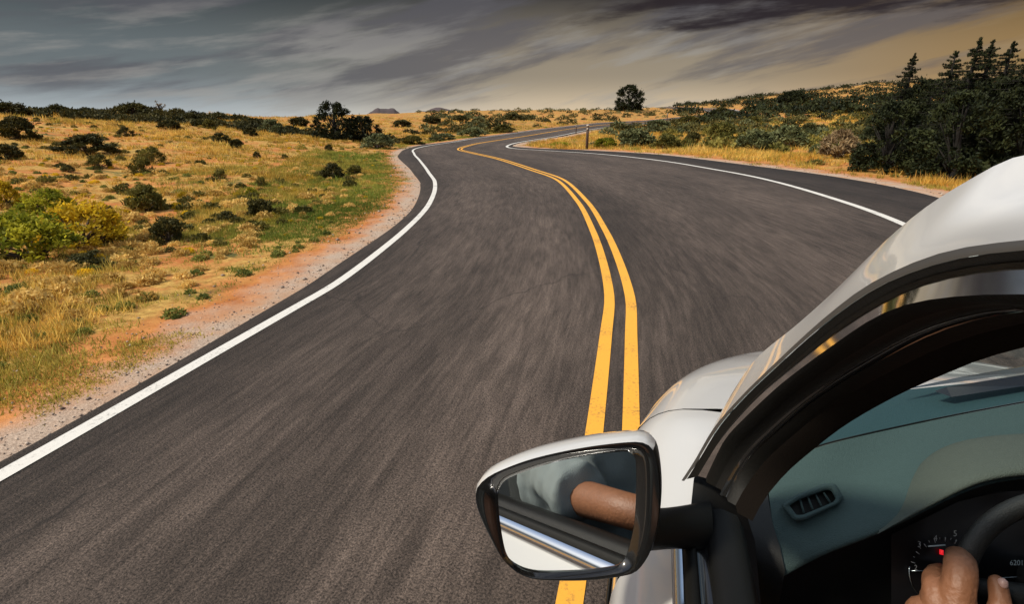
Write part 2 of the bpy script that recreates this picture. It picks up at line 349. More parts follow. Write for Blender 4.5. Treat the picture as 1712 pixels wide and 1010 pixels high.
def build_ground():
    az = np.radians(np.concatenate([np.arange(-78, 58, .4), np.arange(58, 282, 4)])); nr = 300
    r = .35*(6500/.35)**(np.arange(nr)/(nr-1)); A, R = np.meshgrid(az, r)
    x = (R*np.sin(A)).ravel(); y = (R*np.cos(A)).ravel(); x = np.r_[x, 0]; y = np.r_[y, 0]
    rd, side = lateral(x, y); z = S(x, y) + bumps(x, y, rd) - .045*sstep(.15, -.25, rd) - .2*sstep(-1.0, -2.5, rd)
    z -= sstep(700, 6500, np.hypot(x, y))*20
    n = len(az); idx = np.arange(nr*n).reshape(nr, n); nx = np.roll(idx, -1, 1)
    q = np.stack([idx[:-1], nx[:-1], nx[1:], idx[1:]], -1).reshape(-1, 4)[:, ::-1]
    Fc = [tuple(t) for t in q.tolist()] + [(nr*n, int(nx[0, j]), int(idx[0, j])) for j in range(n)]
    me = new_mesh('ground', np.stack([x, y, z], 1), Fc)
    a = me.attributes.new('rd', 'FLOAT', 'POINT'); a.data.foreach_set('value', np.clip(np.where(side < 0, rd*.5, rd), -5, 60))
    # ground material: gravel verge, red soil, dry thatch, sage litter
    m, N, L, b = mat_new('desert soil'); tc = N.new('ShaderNodeTexCoord'); O = tc.outputs['Object']
    at_ = N.new('ShaderNodeAttribute'); at_.attribute_name = 'rd'
    def noise(scale, detail=5, rough=.6, off=0, st=(1, 1, 1)):
        mp = N.new('ShaderNodeMapping'); mp.inputs['Location'].default_value = (off, off*.7, 0); mp.inputs['Scale'].default_value = st; L.new(O, mp.inputs[0])
        q = N.new('ShaderNodeTexNoise'); q.inputs['Scale'].default_value = scale; q.inputs['Detail'].default_value = detail; q.inputs['Roughness'].default_value = rough; L.new(mp.outputs[0], q.inputs['Vector']); return q.outputs[0]
    def rmp(v, a_, b_, lo=0, hi=1):
        q = N.new('ShaderNodeMapRange'); q.inputs[1].default_value = a_; q.inputs[2].default_value = b_; q.inputs[3].default_value = lo; q.inputs[4].default_value = hi; L.new(v, q.inputs[0]); return q.outputs[0]
    def mix(f, a_, b_):
        q = N.new('ShaderNodeMix'); q.data_type = 'RGBA'; L.new(f, q.inputs[0])
        for i, s in ((6, a_), (7, b_)):
            if isinstance(s, tuple): q.inputs[i].default_value = (*s, 1)
            else: L.new(s, q.inputs[i])
        return q.outputs[2]
    def mad(a_, k, c):
        q = N.new('ShaderNodeMath'); q.operation = 'MULTIPLY_ADD'; L.new(a_, q.inputs[0]); q.inputs[1].default_value = k
        L.new(c, q.inputs[2]); return q.outputs[0]
    soil = mix(rmp(noise(2.2, 6, .7), .3, .7), (.30, .088, .022), (.58, .25, .085))
    thatch = mix(rmp(noise(9, 6, .7, 3), .3, .7), (.18, .088, .020), (.62, .41, .12))
    col = mix(rmp(noise(.6, 9, .78, 9), .42, .54), soil, thatch)
    col = mix(rmp(noise(.8, 8, .75, 21), .54, .62), col, mix(rmp(noise(6, 4), .35, .65), (.055, .058, .02), (.16, .15, .05)))
    gravel = mix(rmp(noise(60, 4, .8), .3, .7), (.20, .14, .105), (.60, .48, .38))
    gravel = mix(rmp(noise(1.7, 5), .45, .7), gravel, (.42, .25, .15))
    e = mad(noise(1.3, 5, .65, 4), 1.3, at_.outputs['Fac'])
    col = mix(rmp(e, 2.35, 2.85), (.46, .225, .095), col) if False else mix(rmp(e, 1.25, 1.8), soil, col)
    col = mix(rmp(e, .85, 1.3), gravel, col)
    L.new(col, b.inputs['Base Color']); b.inputs['Roughness'].default_value = .95; b.inputs['Specular IOR Level'].default_value = .1
    bp = N.new('ShaderNodeBump'); bp.inputs['Strength'].default_value = .7; bp.inputs['Distance'].default_value = .03; L.new(mad(noise(40, 5, .8), .3, noise(6, 6, .7, 2)), bp.inputs['Height']); L.new(bp.outputs[0], b.inputs['Normal'])
    return tag(obj('ground', me, m), kind='structure')
build_ground()
# far blue-grey mountains on the horizon
def mountain(name, u0, u1, vtop, dist, seed, col):
    p0, p1 = ray(u0, 190), ray(u1, 190); a0, a1 = math.atan2(p0[0], p0[1]), math.atan2(p1[0], p1[1])
    n = 60; H_ = CAM_H + (197-vtop)/951*dist; V = []; Fc = []; rs = lattice(seed)
    for j in range(9):
        for i in range(n+1):
            t = i/n; az = a0+(a1-a0)*t; r = dist*(1+.05*(j-4)/4)
            prof = math.sin(math.pi*t)**.8*(.72+.4*float(rs(np.array(t*6.), np.array(seed+.3))))
            V.append((r*math.sin(az), r*math.cos(az), -25+(H_+25)*prof*math.exp(-((j-4)/2.4)**2)*(1+.1*float(rs(np.array(t*20.), np.array(j+.5)))) if 0 < j < 8 else -25))
    for j in range(8):
        for i in range(n): Fc.append((j*(n+1)+i, j*(n+1)+i+1, (j+1)*(n+1)+i+1, (j+1)*(n+1)+i))
    return tag(obj(name, new_mesh(name, V, Fc), simple(name+' rock', col, .95, var=.35, vscale=.02)), kind='structure')
mountain('mountain', 600, 690, 182, 2600, 3, (.060, .045, .048)); mountain('mountain', 660, 810, 180, 3100, 5, (.075, .055, .058))
# ------------------------------------------------------------------ vegetation
def fast_mesh(name, V, Fq, rnd=None, smooth=False):
    V = np.asarray(V, np.float32); Fq = np.asarray(Fq, np.int32); k = Fq.shape[1]; m = bpy.data.meshes.new(name)
    m.vertices.add(len(V)); m.vertices.foreach_set('co', V.ravel()); m.loops.add(Fq.size); m.loops.foreach_set('vertex_index', Fq.ravel())
    m.polygons.add(len(Fq)); m.polygons.foreach_set('loop_start', np.arange(0, Fq.size, k, dtype=np.int32))
    m.update(calc_edges=True)
    if rnd is not None:
        a = m.attributes.new('rnd', 'FLOAT', 'POINT'); a.data.foreach_set('value', np.asarray(rnd, np.float32))
    return m
def unit(v): return v/np.maximum(np.linalg.norm(v, axis=-1, keepdims=True), 1e-9)
def leaves_at(P, out, size, aspect, rnd, g, up=.2, jit=.9):
    """one rhombic leaf at each point, pointing outward with jitter"""
    n = len(P); d = unit(out + g.normal(0, jit, (n, 3)) + [0, 0, up]); s = unit(np.cross(d, g.normal(0, 1, (n, 3))))
    l = (size*g.uniform(.6, 1.4, n))[:, None]; w_ = l*aspect
    V = np.stack([P - d*l*.5, P + s*w_*.5, P + d*l*.5, P - s*w_*.5], 1).reshape(-1, 3)
    return V, np.arange(4*n).reshape(-1, 4), np.repeat(rnd, 4)
def clumps_mesh(name, cs, rs, per, size, aspect, seed, centre=(0, 0, .3), up=.2, shell=.55, jit=.9, floor=.0):
    g = np.random.default_rng(seed); P, R = [], []
    for c, r in zip(cs, rs):
        d = unit(g.normal(0, 1, (per, 3))); rad = r*(shell+(1-shell)*g.random((per, 1)))
        soft = np.where(g.random((per, 1)) < .6, g.normal(0, .5, (per, 1))*r+rad*.4, rad); P.append(np.array(c) + d*soft*np.array([1, 1, .85])); R.append(np.clip(g.uniform(.0, .75) + g.normal(0, .16, per), 0, 1))
    P = np.vstack(P); R = np.concatenate(R); ok = P[:, 2] > floor; P, R = P[ok], R[ok]
    V, F_, Q = leaves_at(P, unit(P-np.array(centre)), size, aspect, R, g, up, jit)
    return fast_mesh(name, V, F_, Q)
def shrub_proto(seed, h=.62, n=44, per=90, size=.07, aspect=.42, open_=0.):
    """width 1, height h, base at the origin"""
    g = np.random.default_rng(seed); cs, rs = [], []
    for i in range(n):
        a = g.uniform(0, 6.283); e = g.random()**.9; rr = .41*math.sqrt(1-e*e*.94)*g.uniform(.3, 1)**.5
        cs.append((rr*math.cos(a), rr*math.sin(a), h*(.10+.70*e)*g.uniform(.85, 1.06))); rs.append(g.uniform(.08, .14)*(1-open_*.35))
    fol = clumps_mesh('foliage', cs, rs, per, size, aspect, seed+1, (0, 0, .05), .35, .35)
    parts = [tube_geo([(0, 0, -.06), (c[0]*.3, c[1]*.3, c[2]*.45), c], [.022, .014, .005], 5) for c in cs[:14]]
    V, Fc = merge_geo(parts); stm = new_mesh('stems', V, Fc)
    return fol, stm
M_bark = simple('bark', (.085, .06, .045), .95, var=.4, vscale=8, grain=.6, gscale=30)
ML = dict(dark=leafmat('dark sage leaf', (.030, .033, .010), (.145, .125, .036), .2), olive=leafmat('olive leaf', (.06, .062, .013), (.26, .22, .05), .3),
          sage=leafmat('sage leaf', (.07, .085, .035), (.24, .25, .11), .2), gold=leafmat('rabbitbrush flower', (.34, .25, .015), (.86, .58, .03), .5),
          lime=leafmat('rabbitbrush leaf', (.13, .16, .014), (.55, .50, .04), .5), tan=leafmat('dry shrub twig', (.13, .09, .05), (.42, .31, .17), .25),
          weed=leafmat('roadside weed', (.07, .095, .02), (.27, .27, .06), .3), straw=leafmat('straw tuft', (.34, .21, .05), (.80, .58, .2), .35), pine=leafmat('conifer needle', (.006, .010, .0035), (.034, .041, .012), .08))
M_dbark = simple('dark tree bark', (.011, .009, .007), .95, var=.4, vscale=8)
PROTO = {k: [shrub_proto(100*i+j*7, h=.66 if k != 'low' else .45, size=s, aspect=a, open_=o) for j in range(4)] for i, (k, s, a, o) in enumerate([('leafy', .075, .45, 0), ('twiggy', .10, .2, .5), ('fine', .055, .4, 0)])}
_cnt = [0]
def depth_of(p):
    return float(-p[0]*sy*cp + p[1]*cy*cp - (p[2]-CAM_H)*sp)
def shrub(name, base, wpx, hpx, kind, proto, label, group, depthscale=1.0, parts=True):
    p = hit(*base); dist = depth_of(p); W = wpx/F_PX*dist*.92; Hh = hpx/F_PX*dist
    rd_, _s = lateral(np.array([p[0]]), np.array([p[1]])); z = p[2] + float(bumps(np.array([p[0]]), np.array([p[1]]), rd_)[0])
    _cnt[0] += 1; fol, stm = PROTO[proto][_cnt[0] % 4]
    e = empty(name, (p[0], p[1], z-.03), random.uniform(0, 6.28)); e.scale = (W, W*depthscale, Hh/.66*1.0)
    for nm, me, mt in (('foliage', fol, ML[kind]), ('stems', stm, M_bark)):
        o = bpy.data.objects.new(nm, me); C.objects.link(o); o.parent = e
        if len(me.materials) == 0: me.materials.append(mt)
        o.material_slots[0].link = 'OBJECT'; o.material_slots[0].material = mt
    tag(e, label, 'shrub', group); return e
SH = [  # left hillside: base pixel, width, height (photo pixels), leaf, form, label
 ((36, 240), 74, 42, 'dark', 'leafy', 'big dark shrub on left edge slope, just under skyline'),
 ((16, 271), 52, 32, 'dark', 'leafy', 'dark round shrub cut by left picture edge above the yellow rabbitbrush'),
 ((150, 264), 120, 38, 'dark', 'twiggy', 'wide grey-black twiggy thicket on upper left hillside'),
 ((166, 280), 48, 27, 'olive', 'fine', 'rounded olive shrub in front of the wide twiggy thicket'),
 ((213, 237), 34, 19, 'dark', 'fine', 'small dark shrub on orange slope above the twiggy thicket'),
 ((255, 274), 52, 32, 'olive', 'fine', 'rear of the three olive shrubs stacked up the left slope'),
 ((240, 298), 54, 38, 'olive', 'fine', 'middle of the three olive shrubs stacked up the left slope'),
 ((245, 349), 74, 50, 'olive', 'leafy', 'largest round olive shrub standing on bare orange soil'),
 ((282, 397), 72, 50, 'dark', 'leafy', 'blackish green shrub in front of the largest olive shrub'),
 ((115, 289), 26, 14, 'dark', 'fine', 'tiny dark shrub left below the twiggy thicket'),
 ((370, 306), 30, 20, 'olive', 'fine', 'small olive shrub alone on the orange patch mid slope'),
 ((382, 366), 46, 22, 'dark', 'leafy', 'low dark shrub left of the bushy dark green pair'),
 ((435, 363), 62, 36, 'dark', 'leafy', 'bushy dark green shrub in the yellow grass, mid left field'),
 ((421, 328), 24, 18, 'lime', 'fine', 'small yellowish shrub above the bushy dark green one'),
 ((438, 316), 25, 20, 'olive', 'fine', 'small olive shrub above right of the yellowish one'),
 ((371, 241), 36, 18, 'dark', 'leafy', 'dark shrub left of two on upper slope'),
 ((397, 253), 30, 18, 'dark', 'leafy', 'dark shrub right of two on upper slope'),
 ((430, 264), 18, 14, 'dark', 'fine', 'tiny dark tuft of shrub below two upper slope shrubs'),
 ((476, 266), 17, 10, 'olive', 'fine', 'tiny olive tuft of shrub right on upper slope'),
 ((556, 300), 50, 30, 'dark', 'leafy', 'dark shrub in pale grass near the white edge line bend'),
 ((594, 293), 36, 20, 'olive', 'leafy', 'low shrub just right of the dark shrub near the bend'),
 ((551, 254), 22, 12, 'dark', 'fine', 'small dark shrub below the tall dark tree on the left'),
 ((286, 223), 46, 18, 'dark', 'leafy', 'flat dark shrub under the bare skyline tree'),
 ((420, 231), 26, 16, 'dark', 'leafy', 'dark shrub between two wide shrubs on upper slope'),
 ((352, 222), 26, 18, 'olive', 'leafy', 'olive shrub below left skyline, right of bare tree'),
 ((20, 202), 74, 28, 'dark', 'leafy', 'long dark shrub on skyline at left edge'),
 ((66, 199), 22, 14, 'dark', 'twiggy', 'small dark skyline shrub between two larger ones on far left'),
 ((101, 202), 44, 24, 'dark', 'twiggy', 'domed dark brown shrub on the left skyline'),
 ((160, 203), 50, 13, 'dark', 'twiggy', 'low brown shrub strip on left skyline'),
 ((226, 202), 66, 24, 'dark', 'leafy', 'peaked dark green shrub on skyline left of bare tree'),
 ((318, 208), 46, 16, 'dark', 'leafy', 'dark shrub on skyline right of bare tree'),
 ((455, 225), 56, 30, 'sage', 'leafy', 'wide grey green shrub below skyline left of tall dark tree'),
 ((500, 207), 46, 18, 'dark', 'leafy', 'dark skyline shrub touching tall dark tree'),
 ((408, 205), 30, 12, 'dark', 'leafy', 'small dark skyline shrub above the upper slope shrubs'),
 ((360, 204), 26, 11, 'dark', 'twiggy', 'tiny dark skyline shrub in the gap of left ridge'),
 ((306, 329), 24, 15, 'gold', 'fine', 'small bright yellow flowering shrub on orange soil'),
 ((12, 350), 62, 54, 'gold', 'fine', 'yellow rabbitbrush cut by left picture edge'),
 ((84, 368), 110, 60, 'lime', 'fine', 'bright green crown at top of rabbitbrush thicket'),
 ((134, 406), 180, 92, 'gold', 'fine', 'golden orange rabbitbrush at right of big thicket'),
 ((58, 436), 180, 96, 'lime', 'fine', 'large lime green rabbitbrush at front of thicket'),
 ((6, 420), 62, 56, 'dark', 'leafy', 'dark green shrub low on left edge beside rabbitbrush'),
 ((150, 446), 100, 34, 'dark', 'twiggy', 'dark dead twig shrub below golden rabbitbrush'),
 ((190, 396), 46, 34, 'tan', 'twiggy', 'pale dry shrub right of golden rabbitbrush'),
 # beyond the bend and right of the road
 ((632, 249), 66, 27, 'sage', 'leafy', 'grey green shrub beside the far left bend of road'),
 ((690, 241), 52, 17, 'olive', 'leafy', 'olive shrub right of grey green one at far bend'),
 ((740, 232), 56, 16, 'sage', 'leafy', 'low sage along far road edge past the bend'),
 ((790, 228), 60, 18, 'sage', 'leafy', 'longest pale sage along the far road edge'),
 ((842, 221), 52, 15, 'olive', 'leafy', 'olive shrub along the far road edge, last before post'),
 ((672, 212), 48, 15, 'dark', 'leafy', 'dark flat shrub right of tall dark tree'),
 ((722, 206), 40, 12, 'dark', 'leafy', 'dark shrub on far middle plain left'),
 ((770, 205), 38, 12, 'dark', 'leafy', 'dark shrub on far middle plain centre'),
 ((860, 203), 44, 12, 'dark', 'leafy', 'dark shrub on far middle plain right'),
 ((1060, 247), 92, 40, 'sage', 'leafy', 'wide sage shrub right behind the near marker post'),
 ((1012, 248), 50, 20, 'lime', 'leafy', 'yellow green shrub at foot of near marker post'),
 ((935, 244), 56, 12, 'lime', 'fine', 'low yellow green shrub at tip of right verge'),
 ((1112, 250), 66, 24, 'olive', 'leafy', 'olive shrub right of the wide sage by right verge'),
 ((1158, 236), 34, 24, 'dark', 'leafy', 'upright dark green shrub in right field'),
 ((1205, 232), 56, 30, 'olive', 'leafy', 'dark olive mound in right field left of big pale sage'),
 ((1262, 248), 84, 40, 'sage', 'leafy', 'left half of big pale sage pair in right verge'),
 ((1312, 243), 82, 42, 'sage', 'leafy', 'right half of big pale sage pair in right verge'),
 ((1398, 268), 84, 54, 'tan', 'twiggy', 'tangled grey tan dry shrub beside the conifers'),
 ((1366, 256), 40, 22, 'sage', 'leafy', 'small sage left of tangled dry shrub'),
 ((1350, 222), 46, 22, 'dark', 'leafy', 'grey black shrub behind dry grass in right field'),
 ((1255, 208), 40, 16, 'olive', 'leafy', 'olive shrub far back in right field'),
 ((1100, 213), 60, 18, 'sage', 'leafy', 'sage shrub in front of the far road'),
 ((1150, 206), 46, 16, 'olive', 'leafy', 'olive shrub at far road bend'),
 ((1205, 193), 40, 16, 'dark', 'leafy', 'dark shrub hiding the far road switchback'),
]
for base, w_, h_, kind, proto, label in SH:
    nm = {'gold': 'rabbitbrush', 'lime': 'rabbitbrush', 'sage': 'sagebrush', 'tan': 'dry_shrub'}.get(kind, 'desert_shrub')
    shrub(nm, base, w_, h_, kind, proto, label, None)

# ---- trees
def tree(name, base, wpx, hpx, form, kind, label, seed, group=None, lean=0., dist=None):
    if dist is None: p = hit(*base)
    else:
        d = ray(*base); d = d/np.hypot(d[0], d[1])*dist; p = np.array([d[0], d[1], float(S(d[0], d[1]))])
    rd_, _s = lateral(np.array([p[0]]), np.array([p[1]])); p[2] += float(bumps(np.array([p[0]]), np.array([p[1]]), rd_)[0])
    D = depth_of(p); W = wpx/F_PX*D; Hh = hpx/F_PX*D if dist is None else hpx
    if dist is not None: W = wpx
    g = np.random.default_rng(seed); e = empty(name, (p[0], p[1], p[2]-.05)); cs, rs, limbs = [], [], []
    if form == 'round':
        for i in range(120):
            a = g.uniform(0, 6.283); t = g.random(); prof = math.sin(math.pi*min(1, .26+.71*t))**.6
            rr = W*.46*prof*g.uniform(.25, 1)**.5; c = np.array([rr*math.cos(a), rr*math.sin(a), Hh*(.05+.87*t)]); cs.append(c); rs.append(W*g.uniform(.05, .10))
        for i in range(50):
            a = g.uniform(0, 6.283); rr = W*.46*g.uniform(.5, .95); cs.append(np.array([rr*math.cos(a), rr*math.sin(a), Hh*g.uniform(.02, .3)])); rs.append(W*g.uniform(.05, .09))
        for c in cs[:22]: limbs.append(tube_geo([(0, 0, Hh*.06), (c[0]*.3, c[1]*.3, c[2]*.5), c], [W*.015, W*.009, W*.003], 5))
        per, size = 75, W*.045; trunk = [(0, 0, -.1), (W*.02, 0, Hh*.25), (-W*.015, W*.02, Hh*.55), (0, 0, Hh*.85)]; tr = [W*.05, W*.038, W*.025, W*.006]
    elif form == 'bare':
        for i in range(16):
            a = g.uniform(0, 6.283); t = g.uniform(.45, 1); rr = W*.42*math.sin(math.pi*min(1, t*.8))*g.uniform(.3, 1); c = np.array([rr*math.cos(a), rr*math.sin(a), Hh*t*.95]); cs.append(c); rs.append(W*.1)
            limbs.append(tube_geo([(0, 0, Hh*.2), (c[0]*.4, c[1]*.4, c[2]*.65), c], [W*.03, W*.02, W*.008], 5))
        per, size = 26, W*.07; trunk = [(0, 0, -.1), (W*.03, 0, Hh*.3), (0, 0, Hh*.7)]; tr = [W*.05, W*.04, W*.02]
    else:                                                        # spire
        nlev = 44
        for i in range(nlev):
            t = i/(nlev-1); z0 = Hh*(.04+.93*t); R_ = W*.5*(1-t)**.92+W*.016
            for b_ in range(8 if t < .7 else 5):
                z = z0+Hh*g.normal(0, .013); a = g.uniform(0, 6.283); L_ = R_*g.uniform(.4, 1.2)
                for s in (.4, .75, 1.0):
                    c = np.array([L_*s*math.cos(a), L_*s*math.sin(a), z-.08*Hh*s*(1-t)*.6+.05*s]); cs.append(c); rs.append(Hh*.0085+W*.034*(1-t))
                limbs.append(tube_geo([(0, 0, z), c], [.018, .006], 4))
        per, size = 30, Hh*.017; trunk = [(0, 0, -.1), (0, 0, Hh*.5), (0, 0, Hh*1.0)]; tr = [W*.05, W*.03, .01]
    crown = clumps_mesh('crown', cs, rs, per, size, .4 if form != 'spire' else .2, seed+5, (0, 0, Hh*.3), .25, .25)
    o = obj('crown', crown, ML[kind], e)
    V, Fc = merge_geo([tube_geo(resample(trunk, 8), np.interp(np.linspace(0, 1, 8), np.linspace(0, 1, len(tr)), tr), 7)]+limbs); obj('trunk', new_mesh('trunk', V, Fc), M_dbark, e)
    return tag(e, label, 'tree', group)
tree('juniper_tree', (562, 236), 78, 66, 'round', 'pine', 'tall dark round tree left of the road bend', 31)
tree('juniper_tree', (608, 238), 70, 48, 'round', 'pine', 'lower dark tree leaning on right of the tall one', 37)
tree('juniper_tree', (1050, 187), 56, 43, 'round', 'pine', 'lone dark round tree on the far skyline by the road', 41)
tree('bare_tree', (270, 200), 26, 24, 'bare', 'tan', 'thin half bare tree standing on left skyline', 43)
tree('juniper_tree', (1325, 172), 56, 20, 'round', 'pine', 'low dark tree at foot of the right hill skyline', 47)
def spire(u, vtop, dist, wm, label, seed):
    d = ray(u, 262); d = d/np.hypot(d[0], d[1])*dist; gz = float(S(d[0], d[1])); dt = ray(u, vtop); top = CAM_H + dt[2]/math.hypot(dt[0], dt[1])*dist
    tree('conifer_tree', (u, 262), wm, top-gz+.1, 'spire', 'pine', label, seed, 'dark conifers by the right verge', dist=dist)
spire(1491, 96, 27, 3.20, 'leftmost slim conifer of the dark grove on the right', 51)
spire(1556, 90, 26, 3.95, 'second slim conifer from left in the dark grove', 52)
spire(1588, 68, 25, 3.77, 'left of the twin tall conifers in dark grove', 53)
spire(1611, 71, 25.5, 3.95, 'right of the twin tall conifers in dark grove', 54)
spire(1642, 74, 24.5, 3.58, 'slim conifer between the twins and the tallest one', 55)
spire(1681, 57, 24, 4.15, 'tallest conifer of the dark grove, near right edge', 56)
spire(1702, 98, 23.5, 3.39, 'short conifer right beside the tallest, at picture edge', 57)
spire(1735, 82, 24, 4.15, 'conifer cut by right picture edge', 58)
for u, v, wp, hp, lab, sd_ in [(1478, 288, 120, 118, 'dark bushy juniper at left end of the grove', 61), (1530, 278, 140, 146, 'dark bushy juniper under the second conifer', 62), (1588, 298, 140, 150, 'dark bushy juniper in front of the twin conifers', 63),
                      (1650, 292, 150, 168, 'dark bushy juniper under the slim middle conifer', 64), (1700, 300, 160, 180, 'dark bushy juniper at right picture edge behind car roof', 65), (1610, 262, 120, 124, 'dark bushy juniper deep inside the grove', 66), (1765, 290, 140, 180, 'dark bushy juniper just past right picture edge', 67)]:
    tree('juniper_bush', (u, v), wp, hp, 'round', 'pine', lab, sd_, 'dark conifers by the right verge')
# ---- roadside marker posts
M_post = simple('weathered post wood', (.075, .045, .03), .85, var=.4, vscale=20, grain=.5, gscale=60); M_cap = simple('pale post cap', (.5, .45, .38), .6, var=.2)
def post(base, hpx, label):
    p = hit(*base); D = depth_of(p); h = hpx/F_PX*D; r = min(.085, h*.06); e = empty('marker_post', (p[0], p[1], p[2]))
    tube('shaft', [(0, 0, -.2), (0, 0, h*.5), (.01, 0, h*.93)], [r, r, r*.96], M_post, e, 12); tube('cap', [(.01, 0, h*.93), (.01, 0, h*.985), (.01, 0, h)], [r*1.06, r*1.06, r*.6], M_cap, e, 12)
    obj('reflector', new_mesh('reflector', *box_geo((-.0, -r*1.02, h*.82), (r*1.1, .012, h*.07))), M_cap, e)
    tag(e, label, 'post', 'roadside marker posts')
post((981, 249), 39, 'near dark wooden marker post with pale cap on right verge')
post((963, 223), 14, 'second, smaller marker post behind the near one')
post((1115, 202), 12, 'third tiny marker post by the far road')
# ---- grass and low scrub
def scatter(n, r0, r1, a0=-1.3, a1=.95, power=1.0):
    u = rng.random(n); r = r0*(r1/r0)**(u**power); az = rng.uniform(a0, a1, n); return r*np.sin(az), r*np.cos(az)
def grass():
    x, y = scatter(140000, 3.4, 110); x2, y2 = scatter(45000, 9, 60, -1.2, -.25); x = np.r_[x, x2]; y = np.r_[y, y2]; rd, side = lateral(x, y)
    dens = fbm(x*.45, y*.45, 0); patch = fbm(x*.11, y*.11, 3)
    ok = (rd > np.where(side < 0, .85, np.where(y > 7, .22, .5)) + 1.0*(fbm(x*.8, y*.8, 4)-.35)) & (dens + .35*(rng.random(len(x))-.5) > .545 - .11*(side < 0)) 
    bare = (patch > .55) & (side > 0) & (rng.random(len(x)) < .8); ok &= ~bare
    ok |= (side > 0) & (rd > .35+.5*fbm(x*1.3, y*1.3, 5)) & (rd < 4.5) & (y > 7) & (y < 26) & (rng.random(len(x)) < .75)
    # sparse weeds on the gravel
    ok |= (rd > .25) & (rd < 1.3) & (fbm(x*1.1, y*1.1, 2) > .66)
    x, y, rd, side = x[ok], y[ok], rd[ok], side[ok]; r = np.hypot(x, y)
    z = S(x, y) + bumps(x, y, rd); nb = 17; n = len(x)
    lod = np.clip((r/13)**.75, .75, 5)*rng.lognormal(0, .3, n)
    green = np.clip(.95*np.exp(-np.maximum(rd-2.0, 0)/1.8)*(side > 0)*sstep(6.5, 10, y)*(1-sstep(22, 30, y))*sstep(.25, .55, fbm(x*.5, y*.5, 3)) + 1.4*sstep(.30, .56, fbm(x*.35+9, y*.35, 1)) * np.exp(-np.maximum(rd-.8, 0)/3.0)*(side > 0)*sstep(3, 7, y) + .45*(fbm(x*.7, y*.7, 5) > .70) + .5*((rd < 1.3)), 0, 1)
    hgt = .72*(.05+.10*fbm(x*.9, y*.9, 2)+.12*(rng.random(n)**3))*np.clip(rd*.7, .35, 1)*(1-.4*green)*lod**.55*np.where(side < 0, 1.35, 1.0)
    bx = np.repeat(x, nb)+rng.normal(0, 1, n*nb)*np.repeat(.05*lod, nb); by = np.repeat(y, nb)+rng.normal(0, 1, n*nb)*np.repeat(.05*lod, nb); bz = np.repeat(z, nb)-.01
    h = np.repeat(hgt, nb)*rng.uniform(.5, 1.25, n*nb); w_ = np.repeat(.0055*lod, nb)*rng.uniform(.7, 1.5, n*nb)
    az = rng.uniform(0, 6.283, n*nb); lx, ly = np.cos(az), np.sin(az); lean = h*rng.uniform(.1, .75, n*nb); wa = rng.uniform(0, 6.283, n*nb)
    V = np.empty((n*nb, 3, 3), np.float32)
    V[:, 0] = np.stack([bx-np.cos(wa)*w_, by-np.sin(wa)*w_, bz], 1); V[:, 1] = np.stack([bx+np.cos(wa)*w_, by+np.sin(wa)*w_, bz], 1); V[:, 2] = np.stack([bx+lx*lean, by+ly*lean, bz+h], 1)
    m = fast_mesh('dry_grass', V.reshape(-1, 3), np.arange(n*nb*3).reshape(-1, 3))
    g_ = np.repeat(green, nb)[:, None]; t = np.clip(np.repeat(fbm(x*.5, y*.5, 2), nb)*1.5-.3+rng.normal(0, .2, n*nb), 0, 1)[:, None]
    straw = np.array([.58, .31, .04])*(1-t) + np.array([.92, .66, .17])*t
    grn = np.array([.10, .15, .02])*(1-t) + np.array([.30, .34, .06])*t
    tv = np.repeat(rng.normal(0, 1, n), nb)[:, None]; brown = np.array([.20, .13, .055]); ol = np.array([.34, .33, .045])
    straw = straw*(1-.55*(tv > .9)) + brown*.55*(tv > .9); straw = straw*(1-.7*(tv < -.8)) + ol*.7*(tv < -.8)
    col = (straw*(1-g_)+grn*g_)*rng.uniform(.7, 1.2, (n*nb, 1))*np.clip(1+.16*tv, .6, 1.4)
    ca = m.color_attributes.new('blade', 'FLOAT_COLOR', 'POINT'); ca.data.foreach_set('color', np.repeat(np.hstack([col, np.ones((n*nb, 1))]), 3, axis=0).astype(np.float32).ravel())
    mt, N, L, b = mat_new('grass blade'); a_ = N.new('ShaderNodeVertexColor'); a_.layer_name = 'blade'; L.new(a_.outputs[0], b.inputs['Base Color']); b.inputs['Roughness'].default_value = .75; b.inputs['Specular IOR Level'].default_value = .2
    tr = N.new('ShaderNodeBsdfTranslucent'); L.new(a_.outputs[0], tr.inputs[0]); ms = N.new('ShaderNodeMixShader'); ms.inputs[0].default_value = .35
    L.new(b.outputs[0], ms.inputs[1]); L.new(tr.outputs[0], ms.inputs[2]); L.new(ms.outputs[0], N['Material Output'].inputs[0])
    tag(obj('dry_grass', m, mt), 'straw and green tufts of dry grass covering both roadsides', 'grass', kind='stuff')
grass()
def far_scrub(name, n, r0, r1, a0, a1, kind, size, thr, k, label, lo=2.5):
    x, y = scatter(n, r0, r1, a0, a1, .7); rd, side = lateral(x, y); ok = (rd > lo) & (fbm(x*.06, y*.06, k) + .25*rng.random(n) > thr); x, y, rd = x[ok], y[ok], rd[ok]; r = np.hypot(x, y)
    z = S(x, y)+bumps(x, y, rd); Ps, Os, Rs, Ls = [], [], [], []
    for i in range(len(x)):
        s = size*rng.uniform(.5, 1.5); m_ = int(np.clip(12000/r[i], 50, 240)); d = unit(rng.normal(0, 1, (m_, 3))); d[:, 2] = np.abs(d[:, 2])
        Ps.append(np.array([x[i], y[i], z[i]]) + d*np.array([s, s, s*.75])*(.55+.45*rng.random((m_, 1)))*.5); Os.append(d); Rs.append(np.clip(rng.uniform(0, .8)+rng.normal(0, .15, m_), 0, 1)); Ls.append(np.full(m_, s*.16))
    V, F_, Q = leaves_at(np.vstack(Ps), np.vstack(Os), np.concatenate(Ls), .5, np.concatenate(Rs), rng)
    tag(obj(name, fast_mesh(name, V, F_, Q), ML[kind]), label, 'scrub', kind='stuff')
